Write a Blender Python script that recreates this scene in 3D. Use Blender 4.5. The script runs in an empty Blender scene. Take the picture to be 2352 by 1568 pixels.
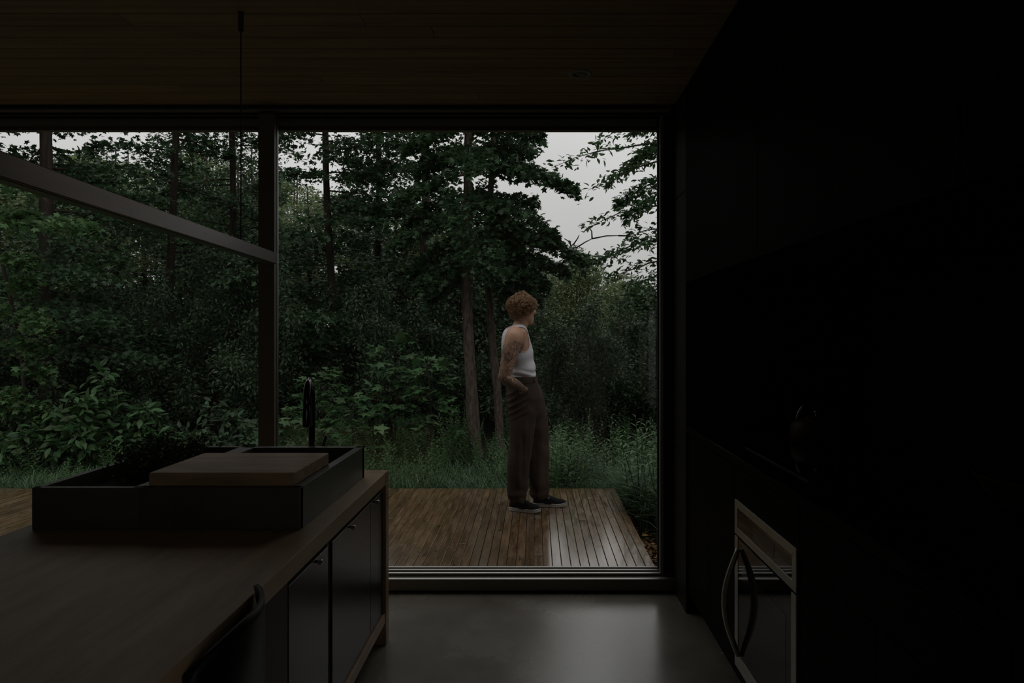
import bpy, bmesh, math, random
import numpy as np
from mathutils import Vector, Matrix, noise as mnoise

# ------------------------------------------------------------------ camera, sky, exposure
F = 1568.0                 # focal length in pixels of the 2352 wide frame
VX, VY = 1231.0, 769.0     # vanishing point of the room's long axis
EYE = 1.40
SC = bpy.context.scene
COL = SC.collection
cd = bpy.data.cameras.new('camera')
cam = bpy.data.objects.new('camera', cd)
COL.objects.link(cam)
cam.location = (0, 0, EYE)
cam.rotation_euler = (math.radians(90), 0, 0)
cd.sensor_width = 36.0
cd.lens = 36.0 * F / 2352.0
cd.shift_x = -(VX - 1176.0) / 2352.0
cd.shift_y = (VY - 784.0) / 2352.0
cd.clip_start = 0.02
cd.clip_end = 500
SC.camera = cam

SKY = 0.92                 # zenith brightness of the overcast
w = bpy.data.worlds.new('overcast_sky')
SC.world = w
w.use_nodes = True
nt = w.node_tree
nt.nodes.clear()
wo = nt.nodes.new('ShaderNodeOutputWorld')
bg = nt.nodes.new('ShaderNodeBackground')
tc = nt.nodes.new('ShaderNodeTexCoord')
sp = nt.nodes.new('ShaderNodeSeparateXYZ')
nt.links.new(tc.outputs['Generated'], sp.inputs[0])
rmp = nt.nodes.new('ShaderNodeMapRange')      # overcast: brighter overhead than at the horizon
rmp.inputs['From Min'].default_value = 0.0
rmp.inputs['From Max'].default_value = 1.0
rmp.inputs['To Min'].default_value = 0.43
rmp.inputs['To Max'].default_value = 1.4
nt.links.new(sp.outputs['Z'], rmp.inputs['Value'])
nz = nt.nodes.new('ShaderNodeTexNoise')
nz.inputs['Scale'].default_value = 3.0
nz.inputs['Detail'].default_value = 3.0
nt.links.new(tc.outputs['Generated'], nz.inputs['Vector'])
cl = nt.nodes.new('ShaderNodeMapRange')
cl.inputs['To Min'].default_value = 0.85
cl.inputs['To Max'].default_value = 1.15
nt.links.new(nz.outputs['Fac'], cl.inputs['Value'])
mu = nt.nodes.new('ShaderNodeMath')
mu.operation = 'MULTIPLY'
nt.links.new(rmp.outputs[0], mu.inputs[0])
nt.links.new(cl.outputs[0], mu.inputs[1])
m2 = nt.nodes.new('ShaderNodeMath')
m2.operation = 'MULTIPLY'
m2.inputs[1].default_value = SKY
nt.links.new(mu.outputs[0], m2.inputs[0])
bg.inputs['Color'].default_value = (1.0, 0.98, 0.975, 1)
nt.links.new(m2.outputs[0], bg.inputs['Strength'])
nt.links.new(bg.outputs[0], wo.inputs[0])

SC.view_settings.view_transform = 'Standard'
SC.view_settings.look = 'None'
SC.view_settings.exposure = 0.15
SC.view_settings.gamma = 1.0
SC.view_settings.use_curve_mapping = False
SC.cycles.use_denoising = True
SC.cycles.max_bounces = 7
SC.cycles.diffuse_bounces = 4
SC.cycles.glossy_bounces = 4
SC.cycles.transmission_bounces = 3
SC.cycles.transparent_max_bounces = 10
SC.cycles.caustics_reflective = False
SC.cycles.caustics_refractive = False
SC.cycles.sample_clamp_indirect = 3.0

R = random.Random(7)
NR = np.random.RandomState(11)


def at(x, y, D):
    """photograph pixel at depth D -> point in the room"""
    return Vector(((x - VX) * D / F, D, EYE - (y - VY) * D / F))


# ------------------------------------------------------------------ materials
def mat(name, color, rough=0.5, metal=0.0, spec=0.5, var=0.0, var_scale=8.0, stretch=(1, 1, 1), bump=0.0, bump_scale=60.0,
        color2=None, rough_var=0.0, island=0.0, coat=0.0, coat_rough=0.12, knots=False):
    m = bpy.data.materials.new(name)
    m.use_nodes = True
    n = m.node_tree
    b = n.nodes['Principled BSDF']
    b.inputs['Roughness'].default_value = rough
    b.inputs['Metallic'].default_value = metal
    b.inputs['Specular IOR Level'].default_value = spec
    if coat:
        b.inputs['Coat Weight'].default_value = coat
        b.inputs['Coat Roughness'].default_value = coat_rough
    c1 = tuple(color) + (1,)
    b.inputs['Base Color'].default_value = c1
    if var or color2 or bump or rough_var:
        t = n.nodes.new('ShaderNodeTexCoord')
        mp = n.nodes.new('ShaderNodeMapping')
        mp.inputs['Scale'].default_value = stretch
        n.links.new(t.outputs['Object'], mp.inputs[0])
        src = mp.outputs[0]
        if island:
            g = n.nodes.new('ShaderNodeNewGeometry')
            ad = n.nodes.new('ShaderNodeVectorMath')
            ad.operation = 'ADD'
            sc_ = n.nodes.new('ShaderNodeVectorMath')
            sc_.operation = 'SCALE'
            sc_.inputs[0].default_value = (37, 91, 53)
            n.links.new(g.outputs['Random Per Island'], sc_.inputs['Scale'])
            n.links.new(mp.outputs[0], ad.inputs[0])
            n.links.new(sc_.outputs[0], ad.inputs[1])
            src = ad.outputs[0]
        z = n.nodes.new('ShaderNodeTexNoise')
        z.inputs['Scale'].default_value = var_scale
        z.inputs['Detail'].default_value = 6
        z.inputs['Roughness'].default_value = 0.62
        n.links.new(src, z.inputs['Vector'])
        if var or color2:
            cr = n.nodes.new('ShaderNodeValToRGB')
            a = color2 if color2 else tuple(c * (1 - var) for c in color)
            cr.color_ramp.elements[0].position = 0.32
            cr.color_ramp.elements[1].position = 0.68
            cr.color_ramp.elements[0].color = tuple(a) + (1,)
            cr.color_ramp.elements[1].color = c1 if color2 else tuple(min(1, c * (1 + var)) for c in color) + (1,)
            n.links.new(z.outputs['Fac'], cr.inputs[0])
            out = cr.outputs[0]
            if island:
                hs = n.nodes.new('ShaderNodeHueSaturation')
                mr = n.nodes.new('ShaderNodeMapRange')
                mr.inputs['To Min'].default_value = 1 - island
                mr.inputs['To Max'].default_value = 1 + island
                n.links.new(g.outputs['Random Per Island'], mr.inputs['Value'])
                n.links.new(mr.outputs[0], hs.inputs['Value'])
                n.links.new(out, hs.inputs['Color'])
                out = hs.outputs[0]
            if knots:
                kn = n.nodes.new('ShaderNodeTexNoise')
                kn.inputs['Scale'].default_value = 13
                kn.inputs['Detail'].default_value = 1
                mpk = n.nodes.new('ShaderNodeVectorMath')
                mpk.operation = 'MULTIPLY'
                mpk.inputs[1].default_value = (0.35, 1.6, 1)
                n.links.new(src, mpk.inputs[0])
                n.links.new(mpk.outputs[0], kn.inputs['Vector'])
                kr = n.nodes.new('ShaderNodeMapRange')
                kr.inputs['From Min'].default_value = 0.66
                kr.inputs['From Max'].default_value = 0.73
                kr.inputs['To Min'].default_value = 1.0
                kr.inputs['To Max'].default_value = 0.28
                n.links.new(kn.outputs['Fac'], kr.inputs['Value'])
                km = n.nodes.new('ShaderNodeVectorMath')
                km.operation = 'SCALE'
                n.links.new(out, km.inputs[0])
                n.links.new(kr.outputs[0], km.inputs['Scale'])
                out = km.outputs[0]
            n.links.new(out, b.inputs['Base Color'])
        if rough_var:
            r = n.nodes.new('ShaderNodeMapRange')
            r.inputs['From Min'].default_value = 0.35
            r.inputs['From Max'].default_value = 0.65
            r.inputs['To Min'].default_value = max(0.03, rough - rough_var)
            r.inputs['To Max'].default_value = min(1, rough + rough_var)
            n.links.new(z.outputs['Fac'], r.inputs['Value'])
            n.links.new(r.outputs[0], b.inputs['Roughness'])
        if bump:
            z2 = n.nodes.new('ShaderNodeTexNoise')
            z2.inputs['Scale'].default_value = bump_scale
            z2.inputs['Detail'].default_value = 4
            n.links.new(src, z2.inputs['Vector'])
            bp = n.nodes.new('ShaderNodeBump')
            bp.inputs['Strength'].default_value = bump
            bp.inputs['Distance'].default_value = 0.01
            n.links.new(z2.outputs['Fac'], bp.inputs['Height'])
            n.links.new(bp.outputs[0], b.inputs['Normal'])
    return m


def leaf_mat(name, color, trans=0.35, hue=0.03, val=0.45, rough=0.42):
    """leaf blade: diffuse and translucent green with a waxy gloss; every leaf its own shade"""
    m = bpy.data.materials.new(name)
    m.use_nodes = True
    n = m.node_tree
    n.nodes.clear()
    o = n.nodes.new('ShaderNodeOutputMaterial')
    b = n.nodes.new('ShaderNodeBsdfPrincipled')
    b.inputs['Roughness'].default_value = rough
    b.inputs['Specular IOR Level'].default_value = 0.22
    tr = n.nodes.new('ShaderNodeBsdfTranslucent')
    mx = n.nodes.new('ShaderNodeMixShader')
    mx.inputs[0].default_value = trans
    g = n.nodes.new('ShaderNodeNewGeometry')
    hs = n.nodes.new('ShaderNodeHueSaturation')
    hs.inputs['Color'].default_value = tuple(color) + (1,)
    a = n.nodes.new('ShaderNodeMapRange')
    a.inputs['To Min'].default_value = 0.5 - hue
    a.inputs['To Max'].default_value = 0.5 + hue
    c = n.nodes.new('ShaderNodeMapRange')
    c.inputs['To Min'].default_value = 1 - val
    c.inputs['To Max'].default_value = 1 + val
    n.links.new(g.outputs['Random Per Island'], a.inputs['Value'])
    fr = n.nodes.new('ShaderNodeMath')
    fr.operation = 'FRACT'
    ml = n.nodes.new('ShaderNodeMath')
    ml.operation = 'MULTIPLY'
    ml.inputs[1].default_value = 13.7
    n.links.new(g.outputs['Random Per Island'], ml.inputs[0])
    n.links.new(ml.outputs[0], fr.inputs[0])
    n.links.new(fr.outputs[0], c.inputs['Value'])
    n.links.new(a.outputs[0], hs.inputs['Hue'])
    n.links.new(c.outputs[0], hs.inputs['Value'])
    n.links.new(hs.outputs[0], b.inputs['Base Color'])
    n.links.new(hs.outputs[0], tr.inputs['Color'])
    n.links.new(b.outputs[0], mx.inputs[1])
    n.links.new(tr.outputs[0], mx.inputs[2])
    n.links.new(mx.outputs[0], o.inputs[0])
    return m


def glass_mat():
    m = bpy.data.materials.new('window_glass')
    m.use_nodes = True
    n = m.node_tree
    n.nodes.clear()
    o = n.nodes.new('ShaderNodeOutputMaterial')
    t = n.nodes.new('ShaderNodeBsdfTransparent')
    t.inputs[0].default_value = (0.975, 0.985, 0.98, 1)
    g = n.nodes.new('ShaderNodeBsdfGlossy')
    g.inputs['Roughness'].default_value = 0.0
    ge = n.nodes.new('ShaderNodeNewGeometry')
    dp = n.nodes.new('ShaderNodeVectorMath')
    dp.operation = 'DOT_PRODUCT'
    n.links.new(ge.outputs['Incoming'], dp.inputs[0])
    n.links.new(ge.outputs['Normal'], dp.inputs[1])
    ab = n.nodes.new('ShaderNodeMath')
    ab.operation = 'ABSOLUTE'
    n.links.new(dp.outputs['Value'], ab.inputs[0])
    on = n.nodes.new('ShaderNodeMath')
    on.operation = 'SUBTRACT'
    on.inputs[0].default_value = 1.0
    n.links.new(ab.outputs[0], on.inputs[1])
    pw = n.nodes.new('ShaderNodeMath')
    pw.operation = 'POWER'
    pw.inputs[1].default_value = 5.0
    n.links.new(on.outputs[0], pw.inputs[0])
    f = n.nodes.new('ShaderNodeMath')       # reflectance of one glass face, rising at grazing angles
    f.operation = 'MULTIPLY_ADD'
    f.inputs[1].default_value = 0.96
    f.inputs[2].default_value = 0.04
    n.links.new(pw.outputs[0], f.inputs[0])
    mx = n.nodes.new('ShaderNodeMixShader')
    n.links.new(f.outputs[0], mx.inputs[0])
    n.links.new(t.outputs[0], mx.inputs[1])
    n.links.new(g.outputs[0], mx.inputs[2])
    n.links.new(mx.outputs[0], o.inputs[0])
    return m


M = {}
M['concrete'] = mat('polished_concrete', (0.19, 0.168, 0.138), 0.25, spec=0.9, var=0.20, var_scale=2.2, rough_var=0.05, bump=0.02, bump_scale=25, coat=0.8, coat_rough=0.22)
M['ceiling'] = mat('ceiling_boards', (0.32, 0.25, 0.15), 0.6, spec=0.2, var=0.22, var_scale=5, stretch=(0.35, 6, 6), island=0.12, bump=0.05)
M['bounce_wall'] = mat('pale_bounce_plaster', (0.34, 0.32, 0.28), 0.8, var=0.05)  # pale colour picked so the unseen walls bounce fill light
M['panel'] = mat('black_stained_panel', (0.016, 0.0145, 0.012), 0.55, spec=0.2, var=0.5, var_scale=9, stretch=(7, 7, 0.5), bump=0.06)
M['cab'] = mat('black_stained_oak', (0.0024, 0.0021, 0.0016), 0.6, spec=0.05, var=0.55, var_scale=9, stretch=(8, 8, 0.5), bump=0.06)
M['black'] = mat('near_black_paint', (0.006, 0.006, 0.006), 0.55)
M['gasket'] = mat('black_rubber', (0.008, 0.008, 0.008), 0.6)
M['alu'] = mat('anodised_aluminium', (0.20, 0.195, 0.165), 0.42, metal=0.1, var=0.08, var_scale=30)
M['alu_jamb'] = mat('grey_aluminium', (0.36, 0.35, 0.31), 0.42, metal=0.2)
M['alu_highlight'] = mat('aluminium_highlight', (0.33, 0.325, 0.31), 0.30, metal=0.85)  # lighter, shinier aluminium that puts highlight lines along edges
M['mullion'] = mat('bronze_aluminium', (0.19, 0.165, 0.12), 0.45, metal=0.1)
M['glass'] = glass_mat()
M['deck'] = mat('wet_deck_boards', (0.138, 0.082, 0.041), 0.24, spec=0.75, var=0.42, var_scale=4.5, stretch=(7, 0.75, 3), island=0.22, rough_var=0.12, bump=0.04, bump_scale=30, coat=1.0, coat_rough=0.10, knots=True)
M['table'] = mat('walnut_top', (0.36, 0.255, 0.155), 0.45, spec=0.32, var=0.2, var_scale=3, stretch=(5, 0.7, 3))
M['table_edge'] = mat('walnut_edge', (0.32, 0.205, 0.115), 0.42, spec=0.35, var=0.25, var_scale=4, stretch=(6, 0.6, 3))
M['door'] = mat('dark_lacquered_steel', (0.011, 0.0095, 0.0075), 0.27, spec=0.2, var=0.2, var_scale=5, stretch=(3, 3, 0.4))
M['carcass'] = mat('dark_walnut_carcass', (0.035, 0.022, 0.012), 0.55, var=0.3, stretch=(6, 6, 0.5))
M['rail'] = mat('walnut_rail', (0.32, 0.20, 0.11), 0.42, var=0.25, stretch=(6, 0.6, 6))
M['steel_dark'] = mat('blackened_steel', (0.085, 0.085, 0.072), 0.32, metal=0.15, var=0.25, var_scale=6)
M['board'] = mat('oak_cutting_board', (0.38, 0.255, 0.155), 0.5, spec=0.25, var=0.34, var_scale=4, stretch=(0.8, 5, 5))
M['chrome_black'] = mat('gloss_black_metal', (0.008, 0.008, 0.008), 0.12, metal=0.2, spec=0.8)
M['nickel'] = mat('brushed_nickel', (0.45, 0.43, 0.40), 0.28, metal=0.95)
M['nickel_dark'] = mat('polished_dark_steel', (0.20, 0.19, 0.18), 0.15, metal=0.9)
M['soil'] = mat('potting_soil', (0.02, 0.014, 0.009), 0.9, var=0.5, var_scale=40, bump=0.6, bump_scale=80)
M['stainless'] = mat('stainless_steel', (0.52, 0.50, 0.43), 0.38, metal=0.75, var=0.05, var_scale=30, stretch=(1, 1, 10))
M['oven_glass'] = mat('black_oven_glass', (0.004, 0.004, 0.004), 0.04, spec=0.7)
M['oven_window'] = mat('tinted_oven_window', (0.012, 0.012, 0.011), 0.08, spec=0.8)
M['display'] = mat('dark_display', (0.02, 0.02, 0.017), 0.3, spec=0.7)
M['counter'] = mat('polished_black_stone', (0.003, 0.003, 0.003), 0.12, spec=0.16, var=0.3, var_scale=60)
M['ceramic'] = mat('black_ceramic_glass', (0.003, 0.003, 0.003), 0.05, spec=0.5)
M['kettle'] = mat('brown_enamel', (0.04, 0.027, 0.012), 0.5, spec=0.10)
M['bowl'] = mat('pale_wood_bowl', (0.085, 0.062, 0.025), 0.55, spec=0.2, var=0.25, stretch=(3, 3, 12))
M['pendant'] = mat('smoked_oak_bar', (0.095, 0.060, 0.043), 0.23, metal=0.35, spec=0.45, var=0.15, stretch=(6, 0.5, 6))
M['cable'] = mat('black_cable', (0.02, 0.02, 0.018), 0.5)
M['light_trim'] = mat('grey_light_trim', (0.32, 0.33, 0.32), 0.5)
M['light_inner'] = mat('dark_reflector', (0.06, 0.06, 0.06), 0.3, metal=0.4)
M['chair'] = mat('black_chair_shell', (0.004, 0.0037, 0.0034), 0.45, spec=0.2)
M['ground'] = mat('forest_soil', (0.018, 0.014, 0.010), 0.95, spec=0.0, var=0.6, var_scale=3, bump=0.6, bump_scale=12, color2=(0.010, 0.016, 0.007))
M['bark'] = mat('grey_brown_bark', (0.092, 0.070, 0.056), 0.9, spec=0.2, var=0.7, var_scale=12, stretch=(3, 3, 0.8), bump=0.9, bump_scale=26)
M['bark_pale'] = mat('pale_grey_bark', (0.21, 0.175, 0.145), 0.8, var=0.4, var_scale=7, stretch=(3, 3, 0.6), bump=0.7, bump_scale=26)
M['bark_dark'] = mat('dark_wet_bark', (0.032, 0.025, 0.020), 0.9, spec=0.15, var=0.5, var_scale=9, stretch=(3, 3, 0.45), bump=0.9, bump_scale=26)
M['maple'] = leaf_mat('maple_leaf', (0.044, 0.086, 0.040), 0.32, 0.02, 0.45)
M['maple_light_green'] = leaf_mat('fresh_maple_leaf', (0.075, 0.140, 0.052), 0.34, 0.03, 0.4)  # lighter green of the slim sapling's leaves
M['beech'] = leaf_mat('beech_leaf', (0.070, 0.125, 0.055), 0.34, 0.03, 0.45)
M['deep'] = leaf_mat('understory_leaf', (0.050, 0.085, 0.042), 0.30, 0.03, 0.55)
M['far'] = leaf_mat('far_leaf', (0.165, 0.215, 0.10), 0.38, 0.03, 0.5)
M['bush'] = leaf_mat('bush_leaf', (0.055, 0.110, 0.043), 0.28, 0.03, 0.45, 0.36)
M['weed'] = leaf_mat('weed_leaf', (0.080, 0.150, 0.062), 0.3, 0.03, 0.4)
M['grass'] = leaf_mat('grass_blade', (0.068, 0.126, 0.060), 0.3, 0.04, 0.45)
M['dead'] = leaf_mat('fallen_leaf', (0.26, 0.135, 0.062), 0.1, 0.03, 0.6, 0.6)
M['herb'] = leaf_mat('herb_leaf', (0.045, 0.058, 0.026), 0.2, 0.03, 0.6)
M['hair'] = mat('auburn_hair', (0.23, 0.125, 0.058), 0.42, var=0.55, var_scale=45, island=0.35, spec=0.4)
M['scalp'] = mat('auburn_hair_roots', (0.05, 0.023, 0.010), 0.6, var=0.4, var_scale=60)
M['tank'] = mat('white_rib_cotton', (0.55, 0.53, 0.56), 0.85, var=0.05, var_scale=14, bump=0.12, bump_scale=30)
M['tank_edge'] = mat('white_cotton_binding', (0.50, 0.48, 0.50), 0.85)
M['trouser'] = mat('brown_wool_trousers', (0.040, 0.026, 0.019), 0.85, spec=0.2, var=0.25, var_scale=5, stretch=(2.5, 2.5, 0.4), bump=0.1, bump_scale=90)
M['shoe'] = mat('black_canvas', (0.007, 0.007, 0.008), 0.85, spec=0.15, bump=0.1, bump_scale=200)
M['sole'] = mat('white_rubber_sole', (0.50, 0.48, 0.46), 0.5, var=0.18, var_scale=25)
M['gore'] = mat('grey_elastic', (0.14, 0.135, 0.13), 0.8)
M['foxing'] = mat('black_foxing_stripe', (0.03, 0.03, 0.03), 0.6)


# ------------------------------------------------------------------ mesh helpers
class MB:
    """collects simple shapes into one mesh"""

    def __init__(self):
        self.v, self.f, self.s = [], [], []

    def add(self, verts, faces, smooth=False):
        o = len(self.v)
        self.v.extend([tuple(p) for p in verts])
        self.f.extend([tuple(i + o for i in f) for f in faces])
        self.s.extend([smooth] * len(faces))
        return self

    def box(self, x0, x1, y0, y1, z0, z1, bev=0.0):
        x0, x1 = min(x0, x1), max(x0, x1)
        y0, y1 = min(y0, y1), max(y0, y1)
        z0, z1 = min(z0, z1), max(z0, z1)
        if bev <= 0:
            v = [(x0, y0, z0), (x1, y0, z0), (x1, y1, z0), (x0, y1, z0), (x0, y0, z1), (x1, y0, z1), (x1, y1, z1), (x0, y1, z1)]
            f = [(3, 2, 1, 0), (4, 5, 6, 7), (0, 1, 5, 4), (1, 2, 6, 5), (2, 3, 7, 6), (3, 0, 4, 7)]
            return self.add(v, f)
        bm = bmesh.new()
        bmesh.ops.create_cube(bm, size=1)
        for q in bm.verts:
            q.co = ((x0 + x1) / 2 + q.co.x * (x1 - x0), (y0 + y1) / 2 + q.co.y * (y1 - y0), (z0 + z1) / 2 + q.co.z * (z1 - z0))
        bmesh.ops.bevel(bm, geom=list(bm.edges), offset=bev, segments=2, affect='EDGES', profile=0.5)
        bm.verts.index_update()
        self.add([tuple(q.co) for q in bm.verts], [[q.index for q in fc.verts] for fc in bm.faces])
        bm.free()
        return self

    def tube(self, pts, rad, n=8, caps=True, squash=None):
        pts = [Vector(p) for p in pts]
        k = len(pts)
        if not hasattr(rad, '__len__'):
            rad = [rad] * k
        T = []
        for i in range(k):
            a = pts[max(0, i - 1)]
            b = pts[min(k - 1, i + 1)]
            t = (b - a)
            T.append(t.normalized() if t.length > 1e-9 else Vector((0, 0, 1)))
        ref = Vector((0, 0, 1)) if abs(T[0].z) < 0.9 else Vector((1, 0, 0))
        u = (ref - T[0] * ref.dot(T[0])).normalized()
        V, Fc = [], []
        for i in range(k):
            u = (u - T[i] * u.dot(T[i]))
            u = u.normalized() if u.length > 1e-6 else T[i].orthogonal().normalized()
            v = T[i].cross(u)
            for j in range(n):
                a = 2 * math.pi * j / n
                V.append(pts[i] + (u * math.cos(a) + v * math.sin(a)) * rad[i])
        for i in range(k - 1):
            for j in range(n):
                Fc.append((i * n + j, i * n + (j + 1) % n, (i + 1) * n + (j + 1) % n, (i + 1) * n + j))
        self.add(V, Fc, True)
        if caps:
            o = len(self.v) - len(V)
            self.f.append(tuple(o + j for j in reversed(range(n))))
            self.f.append(tuple(o + (k - 1) * n + j for j in range(n)))
            self.s += [False, False]
        return self

    def loft(self, rings, caps=True, smooth=True):
        """rings: list of equal-length closed loops of points"""
        n = len(rings[0])
        V = [p for r in rings for p in r]
        Fc = []
        for i in range(len(rings) - 1):
            for j in range(n):
                Fc.append((i * n + j, i * n + (j + 1) % n, (i + 1) * n + (j + 1) % n, (i + 1) * n + j))
        o = len(self.v)
        self.add(V, Fc, smooth)
        if caps:
            self.f.append(tuple(o + j for j in reversed(range(n))))
            self.f.append(tuple(o + (len(rings) - 1) * n + j for j in range(n)))
            self.s += [smooth, smooth]
        return self

    def lathe(self, prof, c, n=28, close=False):
        """profile of (radius, height) turned around a vertical axis at c"""
        rings = [[(c[0] + r * math.cos(2 * math.pi * j / n), c[1] + r * math.sin(2 * math.pi * j / n), c[2] + z) for j in range(n)] for r, z in prof]
        return self.loft(rings, caps=close)

    def extr(self, prof, x0, x1):
        """profile of (y, z) run along x"""
        n = len(prof)
        V = [(x0, y, z) for y, z in prof] + [(x1, y, z) for y, z in prof]
        Fc = [(i, (i + 1) % n, n + (i + 1) % n, n + i) for i in range(n)]
        Fc += [tuple(reversed(range(n))), tuple(range(n, 2 * n))]
        return self.add(V, Fc)

    def build(self, name, m, parent=None):
        off = wloc(parent)
        me = bpy.data.meshes.new(name)
        me.from_pydata([(p[0] - off.x, p[1] - off.y, p[2] - off.z) for p in self.v], [], self.f)
        me.polygons.foreach_set('use_smooth', self.s)
        bm = bmesh.new()
        bm.from_mesh(me)
        bmesh.ops.recalc_face_normals(bm, faces=bm.faces)
        bm.to_mesh(me)
        bm.free()
        me.materials.append(m)
        me.update()
        return link(name, me, parent)


def wloc(o):
    v = Vector((0, 0, 0))
    while o is not None:
        v = v + o.location
        o = o.parent
    return v


def link(name, me, parent=None):
    o = bpy.data.objects.new(name, me)
    COL.objects.link(o)
    if parent is not None:
        o.parent = parent
    return o


def arr_mesh(name, V, T, m, parent=None, smooth=False):
    """triangle soup from arrays (world space)"""
    off = wloc(parent)
    V = np.asarray(V, np.float32) - np.array(off, np.float32)
    T = np.asarray(T, np.int32)
    me = bpy.data.meshes.new(name)
    me.vertices.add(len(V))
    me.vertices.foreach_set('co', V.ravel())
    k = T.shape[1]
    me.loops.add(T.size)
    me.loops.foreach_set('vertex_index', T.ravel())
    me.polygons.add(len(T))
    me.polygons.foreach_set('loop_start', np.arange(0, T.size, k, dtype=np.int32))
    me.update(calc_edges=True)
    me.validate()
    if smooth:
        me.polygons.foreach_set('use_smooth', np.ones(len(me.polygons), bool))
    me.materials.append(m)
    return link(name, me, parent)


def tag(o, label=None, cat=None, group=None, kind=None):
    if label:
        o['label'] = label
    if cat:
        o['category'] = cat
    if group:
        o['group'] = group
    if kind:
        o['kind'] = kind
    return o


def thing(name, label, cat, loc=(0, 0, 0), group=None):
    o = bpy.data.objects.new(name, None)
    o.empty_display_size = 0.1
    COL.objects.link(o)
    o.location = loc
    return tag(o, label, cat, group)


def struct(o):
    o['kind'] = 'structure'
    return o


def kids(o):
    return [c for c in COL.objects if c.parent == o]


def copy_tree(o, parent=None, depth=0):
    c = o.copy()
    COL.objects.link(c)
    if parent is not None:
        c.parent = parent
    for ch in kids(o):
        copy_tree(ch, c)
    return c


# ------------------------------------------------------------------ room shell
Xr = 0.754       # face of the joinery on the right
Yw = 3.71        # inner face of the window wall at the floor
CZ = 2.65        # ceiling
XL, YB, XK = -4.30, -2.60, 1.52

fl = MB()
fl.box(XL, XK + 0.1, YB, 3.95, -0.20, 0.0)
struct(fl.build('floor', M['concrete']))

ce = MB()
y = 3.74
i = 0
while y > YB:
    y0 = y - 0.1085
    x = XL
    joints = sorted([R.uniform(XL + 0.6, XK) for _ in range(2)])
    for x1 in joints + [XK]:
        if x1 - x > 0.05:
            ce.box(x, x1 - 0.0012, y0 + 0.0035, y, CZ, CZ + 0.02, 0.0025)
        x = x1
    y = y0
ce.box(XL, XK + 0.1, YB, 3.95, CZ + 0.021, CZ + 0.25)
struct(ce.build('ceiling', M['ceiling']))

struct(MB().box(XL - 0.15, XL, YB, 3.95, -0.2, CZ + 0.2).build('wall_left', M['bounce_wall']))
struct(MB().box(XL - 0.15, XK + 0.15, YB - 0.15, YB, -0.2, CZ + 0.2).build('wall_back', M['bounce_wall']))
struct(MB().box(XK, XK + 0.15, -0.05, 3.95, -0.2, CZ + 0.2).build('wall_kitchen', M['cab']))
# unseen glazed stretch added behind the kitchen run to let in fill light
wl = MB()
wl.box(XK, XK + 0.15, YB, -0.051, -0.2, 0.05)
wl.box(XK, XK + 0.15, YB, -0.051, 2.55, CZ + 0.2)
wl.box(XK, XK + 0.15, YB, YB + 0.1, 0.05, 2.55)
struct(wl.build('wall_fill_opening', M['bounce_wall']))
struct(MB().box(XK + 0.06, XK + 0.066, YB + 0.1, -0.051, 0.05, 2.55).build('window_3', M['glass']))
# clad return between the window and the kitchen run, with two panel joints
wr = MB()
zz = [0.0, 0.797, 0.800, 2.128, 2.131, CZ]
for k in (0, 2, 4):
    wr.box(Xr, XK, 3.437, 3.95, zz[k] + (0.0015 if k else 0), zz[k + 1], 0.0015)
wr.box(Xr + 0.004, XK, 3.441, 3.949, 0, CZ)
struct(wr.build('wall_right', M['panel']))
# roof edge outside
struct(MB().box(XL - 0.3, XK + 0.3, 3.70, 4.02, CZ + 0.021, CZ + 0.32).build('trim_roof', M['black']))

# window wall: sill, head, mullion, jamb, panes
JX = 0.690
sill = [(Yw, 0.012), (Yw, 0.072), (Yw + 0.003, 0.0755), (Yw + 0.042, 0.0755), (Yw + 0.042, 0.0895), (Yw + 0.045, 0.0925), (Yw + 0.062, 0.0925),
        (Yw + 0.063, 0.0865), (Yw + 0.069, 0.0865), (Yw + 0.070, 0.0985), (Yw + 0.072, 0.1005), (Yw + 0.078, 0.1005), (Yw + 0.078, 0.1115), (Yw + 0.081, 0.1125), (Yw + 0.086, 0.110), (Yw + 0.20, 0.055), (Yw + 0.20, 0.012)]
si = MB().extr(sill, XL, Xr)
o = struct(si.build('trim_sill', M['alu']))
e = MB()
for x1_, y_, z_, r_ in ((Xr - 0.004, Yw + 0.0025, 0.0735, 0.0040), (JX + 0.01, Yw + 0.0445, 0.0905, 0.0036), (JX + 0.006, Yw + 0.072, 0.0990, 0.0034), (JX - 0.016, Yw + 0.082, 0.1100, 0.0034)):
    e.extr([(y_ - r_ - 0.001, z_ + 0.001), (y_ + 0.0035, z_ + 0.0050), (y_ + 0.0035, z_ - 0.002), (y_ - r_ - 0.001, z_ - 0.004)], XL, x1_)  # lighter strips sloped to mirror the sky as highlight lines
e.build('edge', M['alu_highlight'], o)
struct(MB().box(XL, Xr, Yw + 0.008, Yw + 0.19, 0.0, 0.013).build('trim_shadow_gap', M['black']))

hd = MB()
hd.box(XL, Xr, Yw, Yw + 0.09, 2.634, CZ)              # black shadow gap strip
o = struct(hd.build('trim_head', M['black']))
MB().box(XL, Xr - 0.02, Yw + 0.006, Yw + 0.09, 2.621, 2.634, 0.003).build('head_rail', M['alu'], o)
MB().box(XL, Xr - 0.06, Yw + 0.044, Yw + 0.052, 2.6045, 2.6085, 0.001).build('head_bead', M['alu_highlight'], o)
MB().box(XL, Xr - 0.03, Yw + 0.053, Yw + 0.2, 2.590, 2.6205).build('head_gasket', M['gasket'], o)
MB().box(XL, Xr, Yw + 0.20, Yw + 0.235, 2.574, 2.70).build('fascia', M['mullion'], o)
MB().box(XL, Xr, Yw + 0.198, Yw + 0.236, 2.5705, 2.5745, 0.001).build('fascia_drip', M['alu'], o)

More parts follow.
